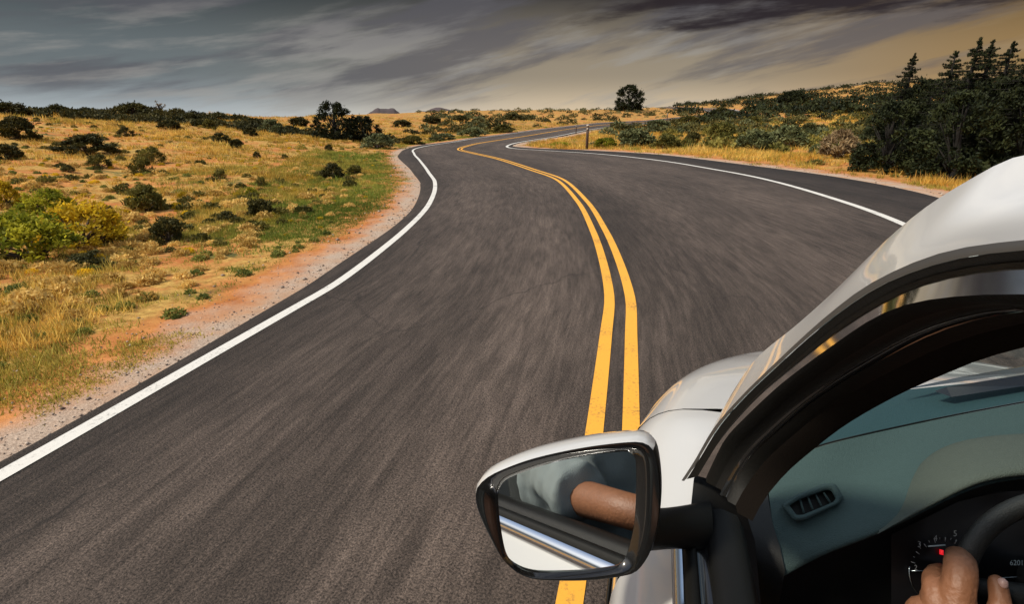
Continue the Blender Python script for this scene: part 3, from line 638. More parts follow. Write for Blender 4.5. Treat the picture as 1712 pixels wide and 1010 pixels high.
far_scrub('distant_scrub', 1000, 45, 300, -.42, .62, 'dark', 1.9, .55, 0, 'dark scrub dotting the far plain as one mass')
far_scrub('distant_scrub', 1000, 40, 260, -.42, .60, 'sage', 1.7, .58, 2, 'grey green sage spread over the far plain as one mass')
far_scrub('distant_scrub', 1500, 100, 400, .02, .64, 'pine', 3.4, .47, 4, 'dark juniper cover on the distant right hill')
far_scrub('distant_scrub', 700, 34, 130, .0, .60, 'olive', 1.3, .50, 3, 'olive scrub filling the field right of the road')
far_scrub('low_scrub', 1100, 9, 60, -1.2, -.3, 'olive', .30, .60, 1, 'tiny olive scrub tufts dotted over the left slope', 1.8)
far_scrub('low_scrub', 900, 6.5, 60, -1.2, -.3, 'straw', .30, .58, 4, 'pale straw tufts dotted over the left slope', 1.8)
far_scrub('low_scrub', 1500, 5.5, 60, -1.25, -.3, 'straw', .20, .52, 5, 'small straw bunches between the left slope shrubs', 1.3)
far_scrub('low_scrub', 900, 5.5, 50, -1.25, -.3, 'gold', .16, .68, 2, 'little yellow flowering tufts across the left slope', 1.2)
far_scrub('low_scrub', 900, 5.0, 40, -1.25, -.28, 'weed', .17, .62, 0, 'little green weeds near the left road edge', .7)
far_scrub('distant_scrub', 520, 44, 62, -1.15, -.42, 'dark', 1.1, .52, 2, 'dark scrub fringe along the left skyline')
far_scrub('low_scrub', 420, 14, 60, .0, .6, 'olive', .5, .60, 1, 'small olive scrub tufts in the grass of the right field', 1.8)
def stones():
    x, y = scatter(60000, 1.7, 26, -1.3, .62); rd, side = lateral(x, y); ok = (rd > .03) & (rd < 1.3) & (rng.random(len(x)) < .9*np.exp(-rd/.55)); x, y, rd = x[ok], y[ok], rd[ok]; n = len(x); r = np.hypot(x, y)
    z = S(x, y)+bumps(x, y, rd)-.045*sstep(.15, -.25, rd); s = rng.lognormal(-4.9, .5, n)*np.clip(r/7, .8, 2)
    o = np.array([(1, 0, 0), (0, 1, 0), (-1, 0, 0), (0, -1, 0), (0, 0, .7), (0, 0, -.7)], float); V = o[None]*s[:, None, None]*rng.uniform(.6, 1.4, (n, 6, 3)); a = rng.uniform(0, 6.28, n); ca, sa = np.cos(a)[:, None], np.sin(a)[:, None]
    V = np.stack([V[..., 0]*ca-V[..., 1]*sa+x[:, None], V[..., 0]*sa+V[..., 1]*ca+y[:, None], V[..., 2]+(z+s*.3)[:, None]], -1)
    f = np.array([(0, 1, 4), (1, 2, 4), (2, 3, 4), (3, 0, 4), (1, 0, 5), (2, 1, 5), (3, 2, 5), (0, 3, 5)]); Fq = (f[None]+6*np.arange(n)[:, None, None]).reshape(-1, 3)
    tag(obj('gravel', fast_mesh('gravel', V.reshape(-1, 3), Fq, np.repeat(rng.random(n), 6)), leafmat('verge stone', (.16, .11, .085), (.66, .54, .44), 0.)), 'loose pinkish gravel along both road edges', 'gravel', kind='stuff')
stones()
# ------------------------------------------------------------------ the car
M_paint = simple('white car paint', (.52, .525, .52), .28, coat=1.0, spec=.5)
M_black = simple('black rubber seal', (.004, .004, .0035), .6, spec=.2, grain=.2, gscale=300)
M_gloss = simple('gloss black trim', (.010, .010, .010), .12, coat=.6)
M_plastic = simple('black textured plastic', (.006, .006, .0057), .45, grain=.35, gscale=900, spec=.25)
M_chrome = simple('bright belt trim', (.82, .84, .87), .16, metal=1)
M_frame = simple('polished door frame', (.88, .87, .85), .06, metal=1)
M_mirror = simple('mirror glass', (.86, .88, .88), .0, metal=1)
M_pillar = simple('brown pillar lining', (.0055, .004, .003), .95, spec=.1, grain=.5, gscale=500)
M_dash = simple('teal grey dashboard skin', (.050, .082, .082), .7, grain=.9, gscale=420, var=.12, vscale=160, spec=.25)
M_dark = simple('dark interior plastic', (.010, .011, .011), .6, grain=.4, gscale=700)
M_door = simple('grey door card', (.05, .052, .048), .6, grain=.5, gscale=600)
M_seat = simple('grey seat cloth', (.04, .04, .042), .95, grain=.6, gscale=400)
M_tyre = simple('tyre rubber', (.012, .012, .012), .85, grain=.5, gscale=80); M_rim = simple('alloy rim', (.55, .55, .56), .25, metal=1)
M_head = simple('headlamp lens', (.75, .78, .8), .05, coat=1, metal=.4)
def glassmat():
    m, N, L, b = mat_new('window glass'); N.remove(b); tr = N.new('ShaderNodeBsdfTransparent'); tr.inputs[0].default_value = (.80, .88, .87, 1); gl = N.new('ShaderNodeBsdfGlossy'); gl.inputs['Roughness'].default_value = .0
    fz = N.new('ShaderNodeFresnel'); fz.inputs[0].default_value = 1.45; ms = N.new('ShaderNodeMixShader'); L.new(fz.outputs[0], ms.inputs[0]); L.new(tr.outputs[0], ms.inputs[1]); L.new(gl.outputs[0], ms.inputs[2]); L.new(ms.outputs[0], N['Material Output'].inputs[0]); return m
M_glass = glassmat()
CX = 1.0                                                     # car centre line
def mirr(P): P = np.array(P, float).copy(); P[..., 0] = 2*CX - P[..., 0]; return P
car = empty('car', (0, 0, 0)); tag(car, 'white car seen from its driver window, hugging the double yellow line', 'car')
KG = .2
def gx(z): return .1 + KG*(z-1.2)                              # plane of the side glass
def side_pts(px, offs):
    out = []
    if np.isscalar(offs): offs = [offs]*len(px)
    for (u, v), o in zip(px, offs):
        d = ray(u, v); t = (.1 + KG*(CAM_H-1.2) + o)/(d[0]-KG*d[2]); out.append(CAM + d*t)
    return np.array(out)
NC = 70
def curve(px, offs, ext): return resample(np.vstack([side_pts(px, offs), np.array(ext, float).reshape(-1, 3)]), NC)
# measured curves of the pillar and door frame, carried on to the rear beyond the picture edge
S_px = [(1168, 772), (1186, 728), (1215, 672), (1262, 602), (1330, 545), (1400, 482), (1480, 402), (1560, 336), (1640, 290), (1712, 253)]
S_c = curve(S_px, [.006, .008, .011, .015, .022, .030, .042, .056, .070, .085], [(.37, .64, 1.776)])
Rt_px = [(1142, 806), (1165, 771), (1195, 720), (1240, 668), (1300, 610), (1370, 546), (1440, 491), (1500, 458), (1560, 434), (1620, 419), (1712, 408), (1800, 402), (1900, 400)]
Rb_px = [(1166, 796), (1184, 766), (1212, 722), (1262, 663), (1322, 608), (1390, 550), (1460, 503), (1520, 473), (1575, 456), (1630, 445), (1712, 437), (1800, 433), (1900, 432)]
D_px = [(1180, 800), (1196, 765), (1214, 732), (1250, 694), (1300, 647), (1350, 608), (1400, 572), (1450, 538), (1500, 514), (1560, 500), (1640, 493), (1712, 492), (1800, 494), (1900, 498)]
W_px = [(1258, 872), (1276, 838), (1296, 812), (1318, 788), (1350, 760), (1412, 712), (1499, 662), (1586, 623), (1641, 601), (1712, 581), (1800, 563), (1900, 550)]
ER = [(.213, .05, 1.757), (.215, -.3, 1.758), (.213, -.9, 1.745)]
Rt = curve(Rt_px, 0, ER); Rb = curve(Rb_px, .002, [(q[0]-.003, q[1], q[2]-.012) for q in ER]); Dc = curve(D_px, np.interp(np.arange(14), [0, 4, 7, 13], [.004, .0, -.0085, -.0095]), [(q[0]-.017, q[1], q[2]-.033) for q in ER])
Wc = curve(W_px, [.06, .075, .085]+[.09]*9, [(.288, .05, 1.672), (.288, -.3, 1.672), (.285, -.9, 1.66)])
# outer roof and pillar: from the front edge (windscreen side) back to the drip rail
RF = resample(np.vstack([side_pts(S_px, [.006, .008, .011, .015, .022, .030, .042, .056, .070, .085]), [(.44, .20, 1.783), (.46, -.3, 1.787), (.44, -.9, 1.775)]]), NC)
mid1 = Rt*.62+RF*.38; mid2 = Rt*.28+RF*.72
bul = np.linspace(0, 1, NC)[:, None]*np.array([-.006, 0, .009]); mid1 = mid1 + bul; mid2 = mid2 + bul
loft('roof_rail', [Rt, mid1, mid2, RF], M_paint, car, sub=1)
loft('roof_rail', [mirr(q) for q in (Rt, mid1, mid2, RF)], M_paint, car, flip=True, sub=1)
# roof skin across the car
hdr = np.array([(.30, .56, 1.768), (.44, .60, 1.776), (.7, .64, 1.784), (CX, .66, 1.787)])
def roofrow(y):
    y0 = min(y, .2); a = np.array([np.interp(-y0, -RF[::1, 1], RF[:, k]) for k in range(3)]); a[1] = y
    return [tuple(a), (.62, y, a[2]+.006), (.8, y, a[2]+.009), (CX, y, a[2]+.010)]
rows = [np.array([RF[int(np.argmin(abs(RF[:, 1]-.55)))], (.44, .60, 1.776), (.7, .64, 1.783), (CX, .66, 1.786)])]
for y in (.4, .2, -.1, -.5, -.9): rows.append(np.array(roofrow(y)) if y < .3 else np.array([RF[int(np.argmin(abs(RF[:, 1]-.40)))], (.55, .40, 1.786), (.78, .42, 1.791), (CX, .43, 1.793)]))
rows += [np.array([(.42, -1.5, 1.74), (.62, -1.5, 1.755), (.8, -1.5, 1.758), (CX, -1.5, 1.76)]), np.array([(.40, -2.1, 1.66), (.62, -2.12, 1.67), (.8, -2.13, 1.675), (CX, -2.14, 1.677)])]
full = [np.vstack([r, mirr(r)[::-1][1:]]) for r in rows]
loft('roof', full, M_paint, car, sub=2, solid=.006)
head = [r - np.array([0, 0, .05]) for r in full]; loft('headliner', head, simple('headliner cloth', (.30, .28, .25), .95), car)
# drip rail seal, door frame, inner seals
M_lip = simple('grey rubber lip', (.045, .042, .038), .5)
loft('drip_lip', [Rt+[.002, 0, .002], Rt+[-.003, 0, .002], Rt*.6+Rb*.4+[-.004, 0, 0]], M_lip, car)
loft('drip_seal', [Rt*.6+Rb*.4+[-.003, 0, 0], Rt*.3+Rb*.7+[0, 0, 0], Rb+[.003, 0, 0]], M_black, car)
loft('door_frame', [Rb+[.001, 0, 0], Rb*.5+Dc*.5+[.0005, 0, 0], Dc], M_frame, car)
def band(f0, f1, name, mt, push=0.):
    A = Dc*(1-f0)+Wc*f0; B = Dc*(1-f1)+Wc*f1; loft(name, [A, (A+B)/2+np.array([-push, 0, -push*.2]), B], mt, car)
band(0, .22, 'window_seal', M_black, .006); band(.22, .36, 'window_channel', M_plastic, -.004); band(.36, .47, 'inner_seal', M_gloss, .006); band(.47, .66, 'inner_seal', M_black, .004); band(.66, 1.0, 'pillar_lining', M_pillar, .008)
# right-hand frame (seen only from elsewhere)
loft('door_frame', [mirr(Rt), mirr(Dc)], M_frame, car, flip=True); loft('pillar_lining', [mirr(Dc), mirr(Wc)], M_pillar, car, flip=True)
# windscreen
ws_base = np.array([(.125, .93, 1.13), (.30, 1.20, 1.145), (.60, 1.40, 1.155), (CX, 1.47, 1.16)]); ws_base = np.vstack([ws_base, mirr(ws_base)[::-1][1:]])
k_ = int(np.argmin(abs(RF[:, 1]-.56))); sl = resample(RF[:k_+1], 9); bb = resample(ws_base, 13); ww = []
for i in range(9):
    t = i/8; a = sl[i]+[.004, .0, -.004]; b = mirr(a); top = resample(np.vstack([rows[0], mirr(rows[0])[::-1][1:]]), 13)
    s = np.linspace(0, 1, 13)[:, None]; base = bb*(1-t)+top*t; corr = (a-base[0])*(1-s)**2+(b-base[-1])*s**2; ww.append(base+corr)
loft('windscreen', ww, M_glass, car)
# rear glass and tail
tl = lambda x0, y, z: np.array([(x0, y, z), (.6, y-.03, z+.005), (CX, y-.04, z+.008), (1.4, y-.03, z+.005), (2*CX-x0, y, z)])
loft('rear_window', [tl(.40, -2.11, 1.65), tl(.2, -2.35, 1.25)], M_glass, car, sub=2)
loft('tailgate', [tl(.2, -2.35, 1.25), tl(.04, -2.42, 1.0), tl(.02, -2.42, .7), tl(.06, -2.36, .35)], M_paint, car, sub=2)
# body side: stations along y
def prof(y, b=0.):            # belt, shoulder, flank, sill
    return np.array([(.092+b, y, 1.160), (.075+b, y, 1.135), (.028+b, y, 1.085), (-.012+b, y, 1.02), (-.022+b, y, .95), (-.024+b, y, .80), (-.012+b, y, .60), (.012+b, y, .42), (.05+b, y, .30)])
def panel(name, ys, bs=None, mt=None):
    bs = bs or [0]*len(ys); A = [prof(y, b) for y, b in zip(ys, bs)]
    o = loft(name, A, mt or M_paint, car, sub=1); loft(name, [mirr(q) for q in A], mt or M_paint, car, flip=True, sub=1); return o
panel('front_door', [.772, .768, .45, .1, -.3, -.344, -.348]); panel('rear_door', [-.354, -.358, -.7, -1.15, -1.194, -1.198]); panel('rear_fender', [-1.204, -1.208, -1.6, -2.0, -2.3, -2.42], [0, 0, 0, .01, .03, .07])
# B and C pillars
for y, w_ in ((-.36, .09), (-1.25, .10), (-1.95, .22)):
    zt = 1.70 if y > -1.5 else 1.62
    A = [np.array([(.094, y-w_/2, 1.16), (gx(zt)+.003, y-w_/2, zt)]), np.array([(.092, y+w_/2, 1.16), (gx(zt), y+w_/2, zt)])]
    loft('pillar', A, M_gloss, car, solid=.02); loft('pillar', [mirr(q) for q in A], M_gloss, car, solid=.02)
for nm, y0, y1 in (('rear_window_glass', -.42, -1.2), ('quarter_window', -1.3, -1.85)):
    A = [np.array([(.1, y0, 1.16), (gx(1.69)+.01, y0, 1.69)]), np.array([(.1, y1, 1.16), (gx(1.66)+.01, y1, 1.66)])]
    loft(nm, A, M_glass, car); loft(nm, [mirr(q) for q in A], M_glass, car)
loft('roof_rail', [np.array([(.213, -.9, 1.742), (.205, -1.5, 1.70), (.20, -2.1, 1.60)]), np.array([(.44, -.9, 1.776), (.42, -1.5, 1.742), (.40, -2.1, 1.662)])], M_paint, car, sub=1)
loft('roof_rail', [mirr(np.array([(.213, -.9, 1.742), (.205, -1.5, 1.70), (.20, -2.1, 1.60)])), mirr(np.array([(.44, -.9, 1.776), (.42, -1.5, 1.742), (.40, -2.1, 1.662)]))], M_paint, car, flip=True, sub=1)
for m_ in (0, 1):
    A = [np.array([(.213, -.85, 1.746), (.205, -1.5, 1.702), (.20, -2.1, 1.602)]), np.array([(.20, -.85, 1.69), (.195, -1.5, 1.66), (.19, -2.1, 1.57)])]
    loft('door_frame', [mirr(q) for q in A] if m_ else A, M_gloss, car, flip=bool(m_), sub=1)
# belt line: bright strip, black seal, inner sill
ys = np.linspace(.80, -1.9, 24)
def strip(name, pts, mt):      # cross-section points swept along y
    loft(name, [np.stack([np.full(24, x), ys, np.full(24, z)], 1) for x, z in pts], mt, car)
strip('belt_trim', [(.079, 1.138), (.072, 1.150), (.076, 1.163), (.086, 1.168)], M_chrome)
strip('belt_seal', [(.0865, 1.165), (.090, 1.176), (.098, 1.181), (.106, 1.178), (.108, 1.166)], M_black)
strip('glass_slot', [(.108, 1.170), (.116, 1.166), (.124, 1.170)], M_gloss)
strip('sill_trim', [(.122, 1.166), (.128, 1.178), (.150, 1.184), (.176, 1.176), (.190, 1.150), (.196, 1.10)], M_plastic)
loft('door_card', [np.stack([np.full(24, x), ys, np.full(24, z)], 1) for x, z in [(.195, 1.105), (.205, 1.04), (.235, .98), (.245, .90), (.20, .82), (.20, .45)]], M_door, car)
loft('door_card', [mirr(np.stack([np.full(24, x), ys, np.full(24, z)], 1)) for x, z in [(.122, 1.17), (.19, 1.15), (.205, 1.04), (.235, .98), (.20, .45)]], M_door, car)
# front: plan outline of the nose read from the fender silhouette
out2 = resample([(-.016, .778), (-.018, 1.0), (-.018, 1.22), (.024, 1.43), (.080, 1.63), (.165, 1.83), (.30, 2.06), (.46, 2.22), (.70, 2.34), (CX, 2.38)], 46)
tg = np.gradient(out2, axis=0); tg /= np.linalg.norm(tg, axis=1)[:, None]; inn = np.stack([tg[:, 1], -tg[:, 0]], 1)
zsh = np.interp(out2[:, 1], [.78, 1.25, 1.63, 1.85, 2.06, 2.38], [1.02, 1.0, .955, .92, .88, .84])
def ring(d, z): q = out2 + inn*d; return np.column_stack([q, z])
ztop = zsh + np.interp(out2[:, 1], [.78, 1.3, 1.9, 2.4], [.10, .095, .085, .07])
R0 = ring(.15, ztop+.022); R1 = ring(.085, ztop-.002); R2 = ring(.04, (ztop+zsh)/2+.012); R3 = ring(.012, zsh+.012); R4 = ring(0, zsh-.05); R5 = ring(-.004, zsh*0+.80); R6 = ring(.008, zsh*0+.60); R7 = ring(.03, zsh*0+.42); R8 = ring(.07, zsh*0+.30)
iH = int(np.argmin(abs(out2[:, 1]-1.285)))
def side_pair(name, rings, mt, sub=1):
    loft(name, rings, mt, car, flip=True, sub=sub); loft(name, [mirr(q) for q in rings], mt, car, sub=sub)
side_pair('fender', [R3, R4, R5, R6, R7, R8], M_paint)
ctr = np.column_stack([np.full(46, CX), np.interp(np.arange(46), [0, 45], [1.0, 2.30]), np.interp(np.arange(46), [0, 20, 45], [1.16, 1.12, .91])])
R00 = R0*.55+ctr*.45; R00[:, 2] += .012
cut = .004
H_rows = [q[iH:].copy() for q in (ctr, R00, R0, R1, R2, R3)]; C_rows = [q[:iH+1].copy() for q in (ring(np.interp(out2[:, 1], [.8, 1.0, 1.3], [.15, .16, .33])[:, None], ztop+.035), R0, R1, R2, R3)]
for q in C_rows: q[-1, 1] -= cut
side_pair('hood', H_rows, M_paint); side_pair('cowl_panel', C_rows, M_paint)
for q in ([R0[iH]*.92+R00[iH]*.08, R0[iH], R1[iH], R2[iH], R3[iH]],):
    g_ = np.array(q); loft('panel_gap', [g_+[0, -.012, -.012], g_+[0, .012, -.012]], M_black, car)
# shut line and little trim at the foot of the pillar
sail = np.array([at(1160, 800, .955), at(1186, 770, .952), at(1216, 735, .94)]); sailb = np.array([at(1158, 905, .86), at(1200, 905, .90), at(1262, 905, .93)]); saild = np.array([at(1175, 1040, .79), at(1225, 1040, .82), at(1275, 1040, .86)])
loft('mirror_sail', [resample(sail, 8), resample((sail+sailb)/2+[-.004, 0, 0], 8), resample(sailb, 8), resample(saild, 8)], M_plastic, car)
# headlamps, grille, number-free bumper
for m_ in (0, 1):
    q = np.array([ring(-.002, zsh-.02)[i] for i in range(30, 38)]); q2 = np.array([ring(-.002, zsh-.11)[i] for i in range(30, 38)])
    if m_: q, q2 = mirr(q), mirr(q2)
    loft('headlight', [q, q2], M_head, car, flip=not m_, solid=.006)
g1 = np.array([ring(-.003, zsh*0+.70)[i] for i in range(38, 46)]); g2 = np.array([ring(-.003, zsh*0+.52)[i] for i in range(38, 46)])
loft('grille', [np.vstack([g1, mirr(g1)[::-1][1:]]), np.vstack([g2, mirr(g2)[::-1][1:]])], M_gloss, car, solid=.006)
# wheels
def wheel(x, y, s):
    e = bpy.data.objects.new('wheel', None); C.objects.link(e); e.parent = car; e.location = (x, y, .345)
    pr = [(.0, .20), (.02, .215), (.03, .30), (.015, .34), (-.1, .345), (-.21, .34), (-.22, .22)]; V, Fc = [], []; k = 40
    for a in range(k):
        w_ = 2*math.pi*a/k
        for px_, rr in pr: V.append((px_*s, rr*math.cos(w_), rr*math.sin(w_)))
    n = len(pr)
    for a in range(k):
        for j in range(n-1): Fc.append((a*n+j, ((a+1) % k)*n+j, ((a+1) % k)*n+j+1, a*n+j+1))
    obj('tyre', new_mesh('tyre', V, Fc), M_tyre, e)
    parts = [tube_geo([(-.005*s, .205*math.cos(t), .205*math.sin(t)) for t in np.linspace(0, 2*math.pi, 41)], .012, 6, False)]
    for i in range(10):
        t = i*math.pi/5; parts.append(tube_geo([(0, .03*math.cos(t), .03*math.sin(t)), (.0, .2*math.cos(t+.1), .2*math.sin(t+.1))], [.022, .014], 6))
    parts.append(tube_geo([(-.04*s, 0, 0), (.012*s, 0, 0)], .055, 14)); V, Fc = merge_geo(parts); obj('rim', new_mesh('rim', V, Fc), M_rim, e)
for y, x_ in ((1.50, .085), (-1.35, .015)): wheel(x_, y, -1); wheel(2*CX-x_, y, 1)
for y in (1.50, -1.35):                                        # arches: dark liner discs set 8 mm proud of the flank
    for x in (-.034 if y < 0 else -.004, 0):
        pass
    a = np.linspace(-.15, math.pi+.15, 26); base_x = -.028 if y < 0 else (.03)
    for mflag in (0, 1):
        def pt(r, x): return np.stack([np.full(26, x), y+r*np.cos(a), .345+r*np.sin(a)], 1)
        xo = np.interp(y+.40*np.cos(a), out2[:, 1], out2[:, 0])-.012 if y > 0 else np.full(26, -.036)
        xo = np.where(y+.40*np.cos(a) < .8, -.03, xo); A = pt(.41, 0); A[:, 0] = xo; B = pt(.365, 0); B[:, 0] = xo-.004; Cc = pt(.36, .22)
        q = [A, B, Cc]; q = [mirr(t) for t in q] if mflag else q
        loft('wheel_arch', q, M_plastic, car, solid=.004)
obj('underbody', new_mesh('underbody', *box_geo((CX, -.30, .34), (1.56, 3.9, .14))), M_dark, car)
obj('floor_pan', new_mesh('floor_pan', *box_geo((CX, -.4, .45), (1.62, 3.6, .06))), M_dark, car)
obj('firewall', new_mesh('firewall', *box_geo((CX, 1.34, .74), (1.55, .05, .68))), M_dark, car)

# ---- side mirror
mirror = bpy.data.objects.new('side_mirror', None); C.objects.link(mirror); mirror.parent = car
MC = at(950, 858, .72)
look = np.array([.22, .155, 1.165])
dv = unit(MC-CAM); rv = unit(look-MC); mn = unit(rv-dv)
def on_plane(u, v, off=0.):
    d = ray(u, v); t = np.dot(mn, MC+mn*off-CAM)/np.dot(mn, d); return CAM+d*t
G_px = [(832, 827), (836, 812), (848, 799), (907, 777), (972, 762), (1038, 754), (1053, 755), (1062, 764), (1064, 805), (1061, 871), (1053, 912), (1044, 936), (1029, 947), (972, 955), (896, 958), (872, 953), (855, 940), (844, 921), (835, 871)]
B_px = [(795, 836), (799, 814), (822, 794), (885, 769), (968, 750), (1045, 740), (1078, 741), (1094, 757), (1102, 812), (1100, 868), (1090, 915), (1078, 940), (1058, 960), (985, 971), (900, 970), (868, 960), (842, 938), (824, 908), (802, 862)]
def closed(px, off, n=96):
    p = np.array([on_plane(u, v, off) for u, v in px]); p = np.vstack([p[-2:], p, p[:3]]); q = resample(p, 400)
    # cut the periodic overlap
    i0 = int(np.argmin(np.linalg.norm(q[:200]-p[2], axis=1))); i1 = 200+int(np.argmin(np.linalg.norm(q[200:]-p[-3], axis=1)))
    return resample_lin(q[i0:i1+1], n+1)[:-1]
def resample_lin(q, n):
    d = np.r_[0, np.cumsum(np.linalg.norm(np.diff(q, axis=0), axis=1))]; s = np.linspace(0, d[-1], n); return np.stack([np.interp(s, d, q[:, k]) for k in range(3)], 1)
Gc = closed(G_px, 0); Bc = closed(B_px, .012); cg = Gc.mean(0)
# line the two outlines up by angle
def by_angle(P, c):
    e1 = unit(np.cross(mn, [0, 0, 1.])); e2 = np.cross(e1, mn); a = np.arctan2((P-c)@e2, (P-c)@e1); o = np.argsort(a); a, P = a[o], P[o]
    t = np.linspace(-math.pi, math.pi, 97)[:-1]; return np.stack([np.interp(t, np.r_[a-2*math.pi, a, a+2*math.pi], np.r_[P[:, k], P[:, k], P[:, k]]) for k in range(3)], 1)
Gc = by_angle(Gc, cg); Bc = by_angle(Bc, cg); n_ = 96
obj('mirror_glass', new_mesh('mirror_glass', np.vstack([Gc+mn*.001, [cg+mn*.001]]), [(i, (i+1) % n_, n_) for i in range(n_)], False), M_mirror, mirror)
In = Gc*.985+cg*.015
loft('mirror_bezel', [Gc*.97+cg*.03-mn*.006, Gc*1.004-cg*.004+mn*.004, Gc*.55+Bc*.45+mn*.004, Bc*.93+Gc*.07+mn*.001, Bc], M_gloss, mirror, closed=True)
fwd = np.array([.02, 1, .02]); fwd /= np.linalg.norm(fwd); cb = Bc.mean(0)
def sh(s, d, up=0): return cb + (Bc-cb)*s + fwd*d + np.array([0, 0, up])
cap = [Bc, sh(1.02, .008, -.001), sh(1.03, .028, -.006), sh(1.0, .055, -.016), sh(.90, .082, -.026), sh(.70, .105, -.034), sh(.38, .118, -.038), sh(.02, .122, -.040)]
# upper cap painted, lower half black: split by height along the ring
zc_ = (Bc-cb)[:, 2]; top = (zc_ > .012) & ((Bc-cb)[:, 0] < .088)
def part_ring(name, mask, mt):
    idx = np.where(mask)[0]; brk = np.where(np.diff(idx) > 1)[0]
    if len(brk): idx = np.r_[idx[brk[0]+1:], idx[:brk[0]+1]]
    loft(name, [r[idx] for r in cap], mt, mirror)
ext_ = top | np.roll(top, 1) | np.roll(top, -1); part_ring('mirror_cap', ext_, M_paint); part_ring('mirror_shell', ~top, M_plastic)
# stalk to the door
def sec(c, h, w_): return np.array([np.array(c)+[0, w_*math.cos(t), h*math.sin(t)] for t in np.linspace(0, 2*math.pi, 17)[:-1]])
a0, a1, a2, a3 = at(1075, 886, .77), at(1110, 884, .80), at(1150, 880, .845), at(1186, 880, .89)
loft('mirror_arm', [sec(a0, .026, .035), sec(a1, .024, .035), sec(a2, .027, .04), sec(a3, .034, .05)], M_plastic, mirror, closed=True, sub=1)

# ---- dashboard
dash = bpy.data.objects.new('dashboard', None); C.objects.link(dash); dash.parent = car
K = 1.08
def row(pts):
    q = np.array([at(u, v, t*K) for u, v, t in pts]); q = q[q[:, 0] < 1.70]; e_ = q[-1].copy(); e_[0] = 1.78; q = resample(np.vstack([q, e_]), 60)
    q[:, 1] = np.minimum(q[:, 1], np.interp(q[:, 0], ws_base[:, 0], ws_base[:, 1])-.02); return q
r_far = row([(1290, 730, 1.16), (1400, 690, 1.16), (1500, 655, 1.22), (1600, 622, 1.26), (1712, 594, 1.30), (1850, 560, 1.34), (2050, 520, 1.36)])
r_vb = row([(1285, 762, 1.10), (1400, 716, 1.10), (1500, 684, 1.14), (1600, 658, 1.17), (1712, 636, 1.20), (1850, 612, 1.22), (2050, 585, 1.24)])
r_c1 = row([(1280, 782, 1.03), (1365, 749, 1.04), (1412, 736, 1.05), (1500, 716, 1.08), (1600, 695, 1.10), (1712, 674, 1.12), (1850, 650, 1.13), (2050, 625, 1.14)])
r_m1 = row([(1285, 822, .98), (1365, 800, .99), (1440, 780, 1.01), (1520, 762, 1.02), (1600, 738, 1.035), (1712, 720, 1.045), (1850, 706, 1.05), (2050, 690, 1.05)])
r_m2 = row([(1290, 868, .935), (1365, 850, .945), (1440, 830, .955), (1510, 812, .95), (1580, 782, .945), (1712, 758, .95), (1850, 748, .955), (2050, 740, .96)])
r_m3 = row([(1296, 915, .90), (1365, 895, .905), (1440, 870, .905), (1515, 842, .90), (1590, 808, .895), (1712, 780, .895), (1850, 776, .90), (2050, 775, .90)])
r_ed = row([(1312, 962, .875), (1374, 927, .875), (1471, 889, .87), (1548, 852, .865), (1597, 828, .86), (1647, 808, .86), (1712, 796, .86), (1850, 792, .86), (2050, 800, .86)])
loft('dash_top', [r_far, r_vb, r_c1+[0, .004, .002]], simple('blue teal dash top', (.026, .062, .072), .7, grain=.8, gscale=420, spec=.25), dash, sub=1)
loft('dash_panel', [r_c1, r_m1, r_m2, r_m3, r_ed, r_ed+[0, .006, -.012]], M_dash, dash, sub=1)
tube('dash_seam', r_c1+[0, .002, .001], .0016, M_black, dash, 5)
# brow above the instruments
brow = resample([at(1470, 872, .895*K), at(1500, 836, .93*K), at(1535, 780, .985*K), at(1580, 748, 1.005*K), at(1640, 733, 1.01*K), at(1712, 727, 1.015*K), at(1850, 722, 1.02*K), at(2000, 745, 1.0*K)], 40)
bin_ = resample([at(1471, 889, .862*K), at(1515, 866, .855*K), at(1560, 844, .85*K), at(1597, 825, .845*K), at(1647, 804, .845*K), at(1712, 792, .845*K), at(1850, 788, .845*K), at(2000, 800, .85*K)], 40)
tp_ = sstep(0, .28, np.linspace(0, 1, 40))[:, None]; up_ = lambda y_, z_: tp_*np.array([0, y_, z_]); mb = (brow+bin_)/2 + up_(0, .016)
loft('instrument_hood', [brow+[0, .012, -.014], brow+up_(0, .006)-(1-tp_)*[0, 0, .006], brow*.75+bin_*.25+up_(0, .016)-(1-tp_)*[0, 0, .006], mb-(1-tp_)*[0, 0, .006], brow*.25+bin_*.75+up_(0, .013)-(1-tp_)*[0, 0, .006], bin_-(1-tp_)*[0, 0, .006], bin_+[0, .01, -.014]], simple('teal hood skin with painted light', (.085, .100, .086), .7, grain=.9, gscale=420, var=.12, vscale=160, spec=.25), dash, sub=1)  # same skin as the dash, light falling on it painted in as paler colour
# defroster slot on the dash top
def slot(name, px, mt, lift):
    P = [at(u, v, t*K)+np.array([0, 0, lift]) for u, v, t in px]; return obj(name, new_mesh(name, P, [tuple(range(len(P)))], False), mt, dash)
slot('defroster_slot', [(1560, 662, 1.135), (1588, 672, 1.125), (1712, 653, 1.15), (1900, 620, 1.18), (1900, 604, 1.20), (1712, 636, 1.175), (1580, 655, 1.145)], M_gloss, .012)
slot('defroster_slot', [(1500, 662, 1.155), (1712, 632, 1.185), (1900, 600, 1.21), (1900, 588, 1.22), (1712, 620, 1.205), (1600, 640, 1.19)], M_gloss, .014)
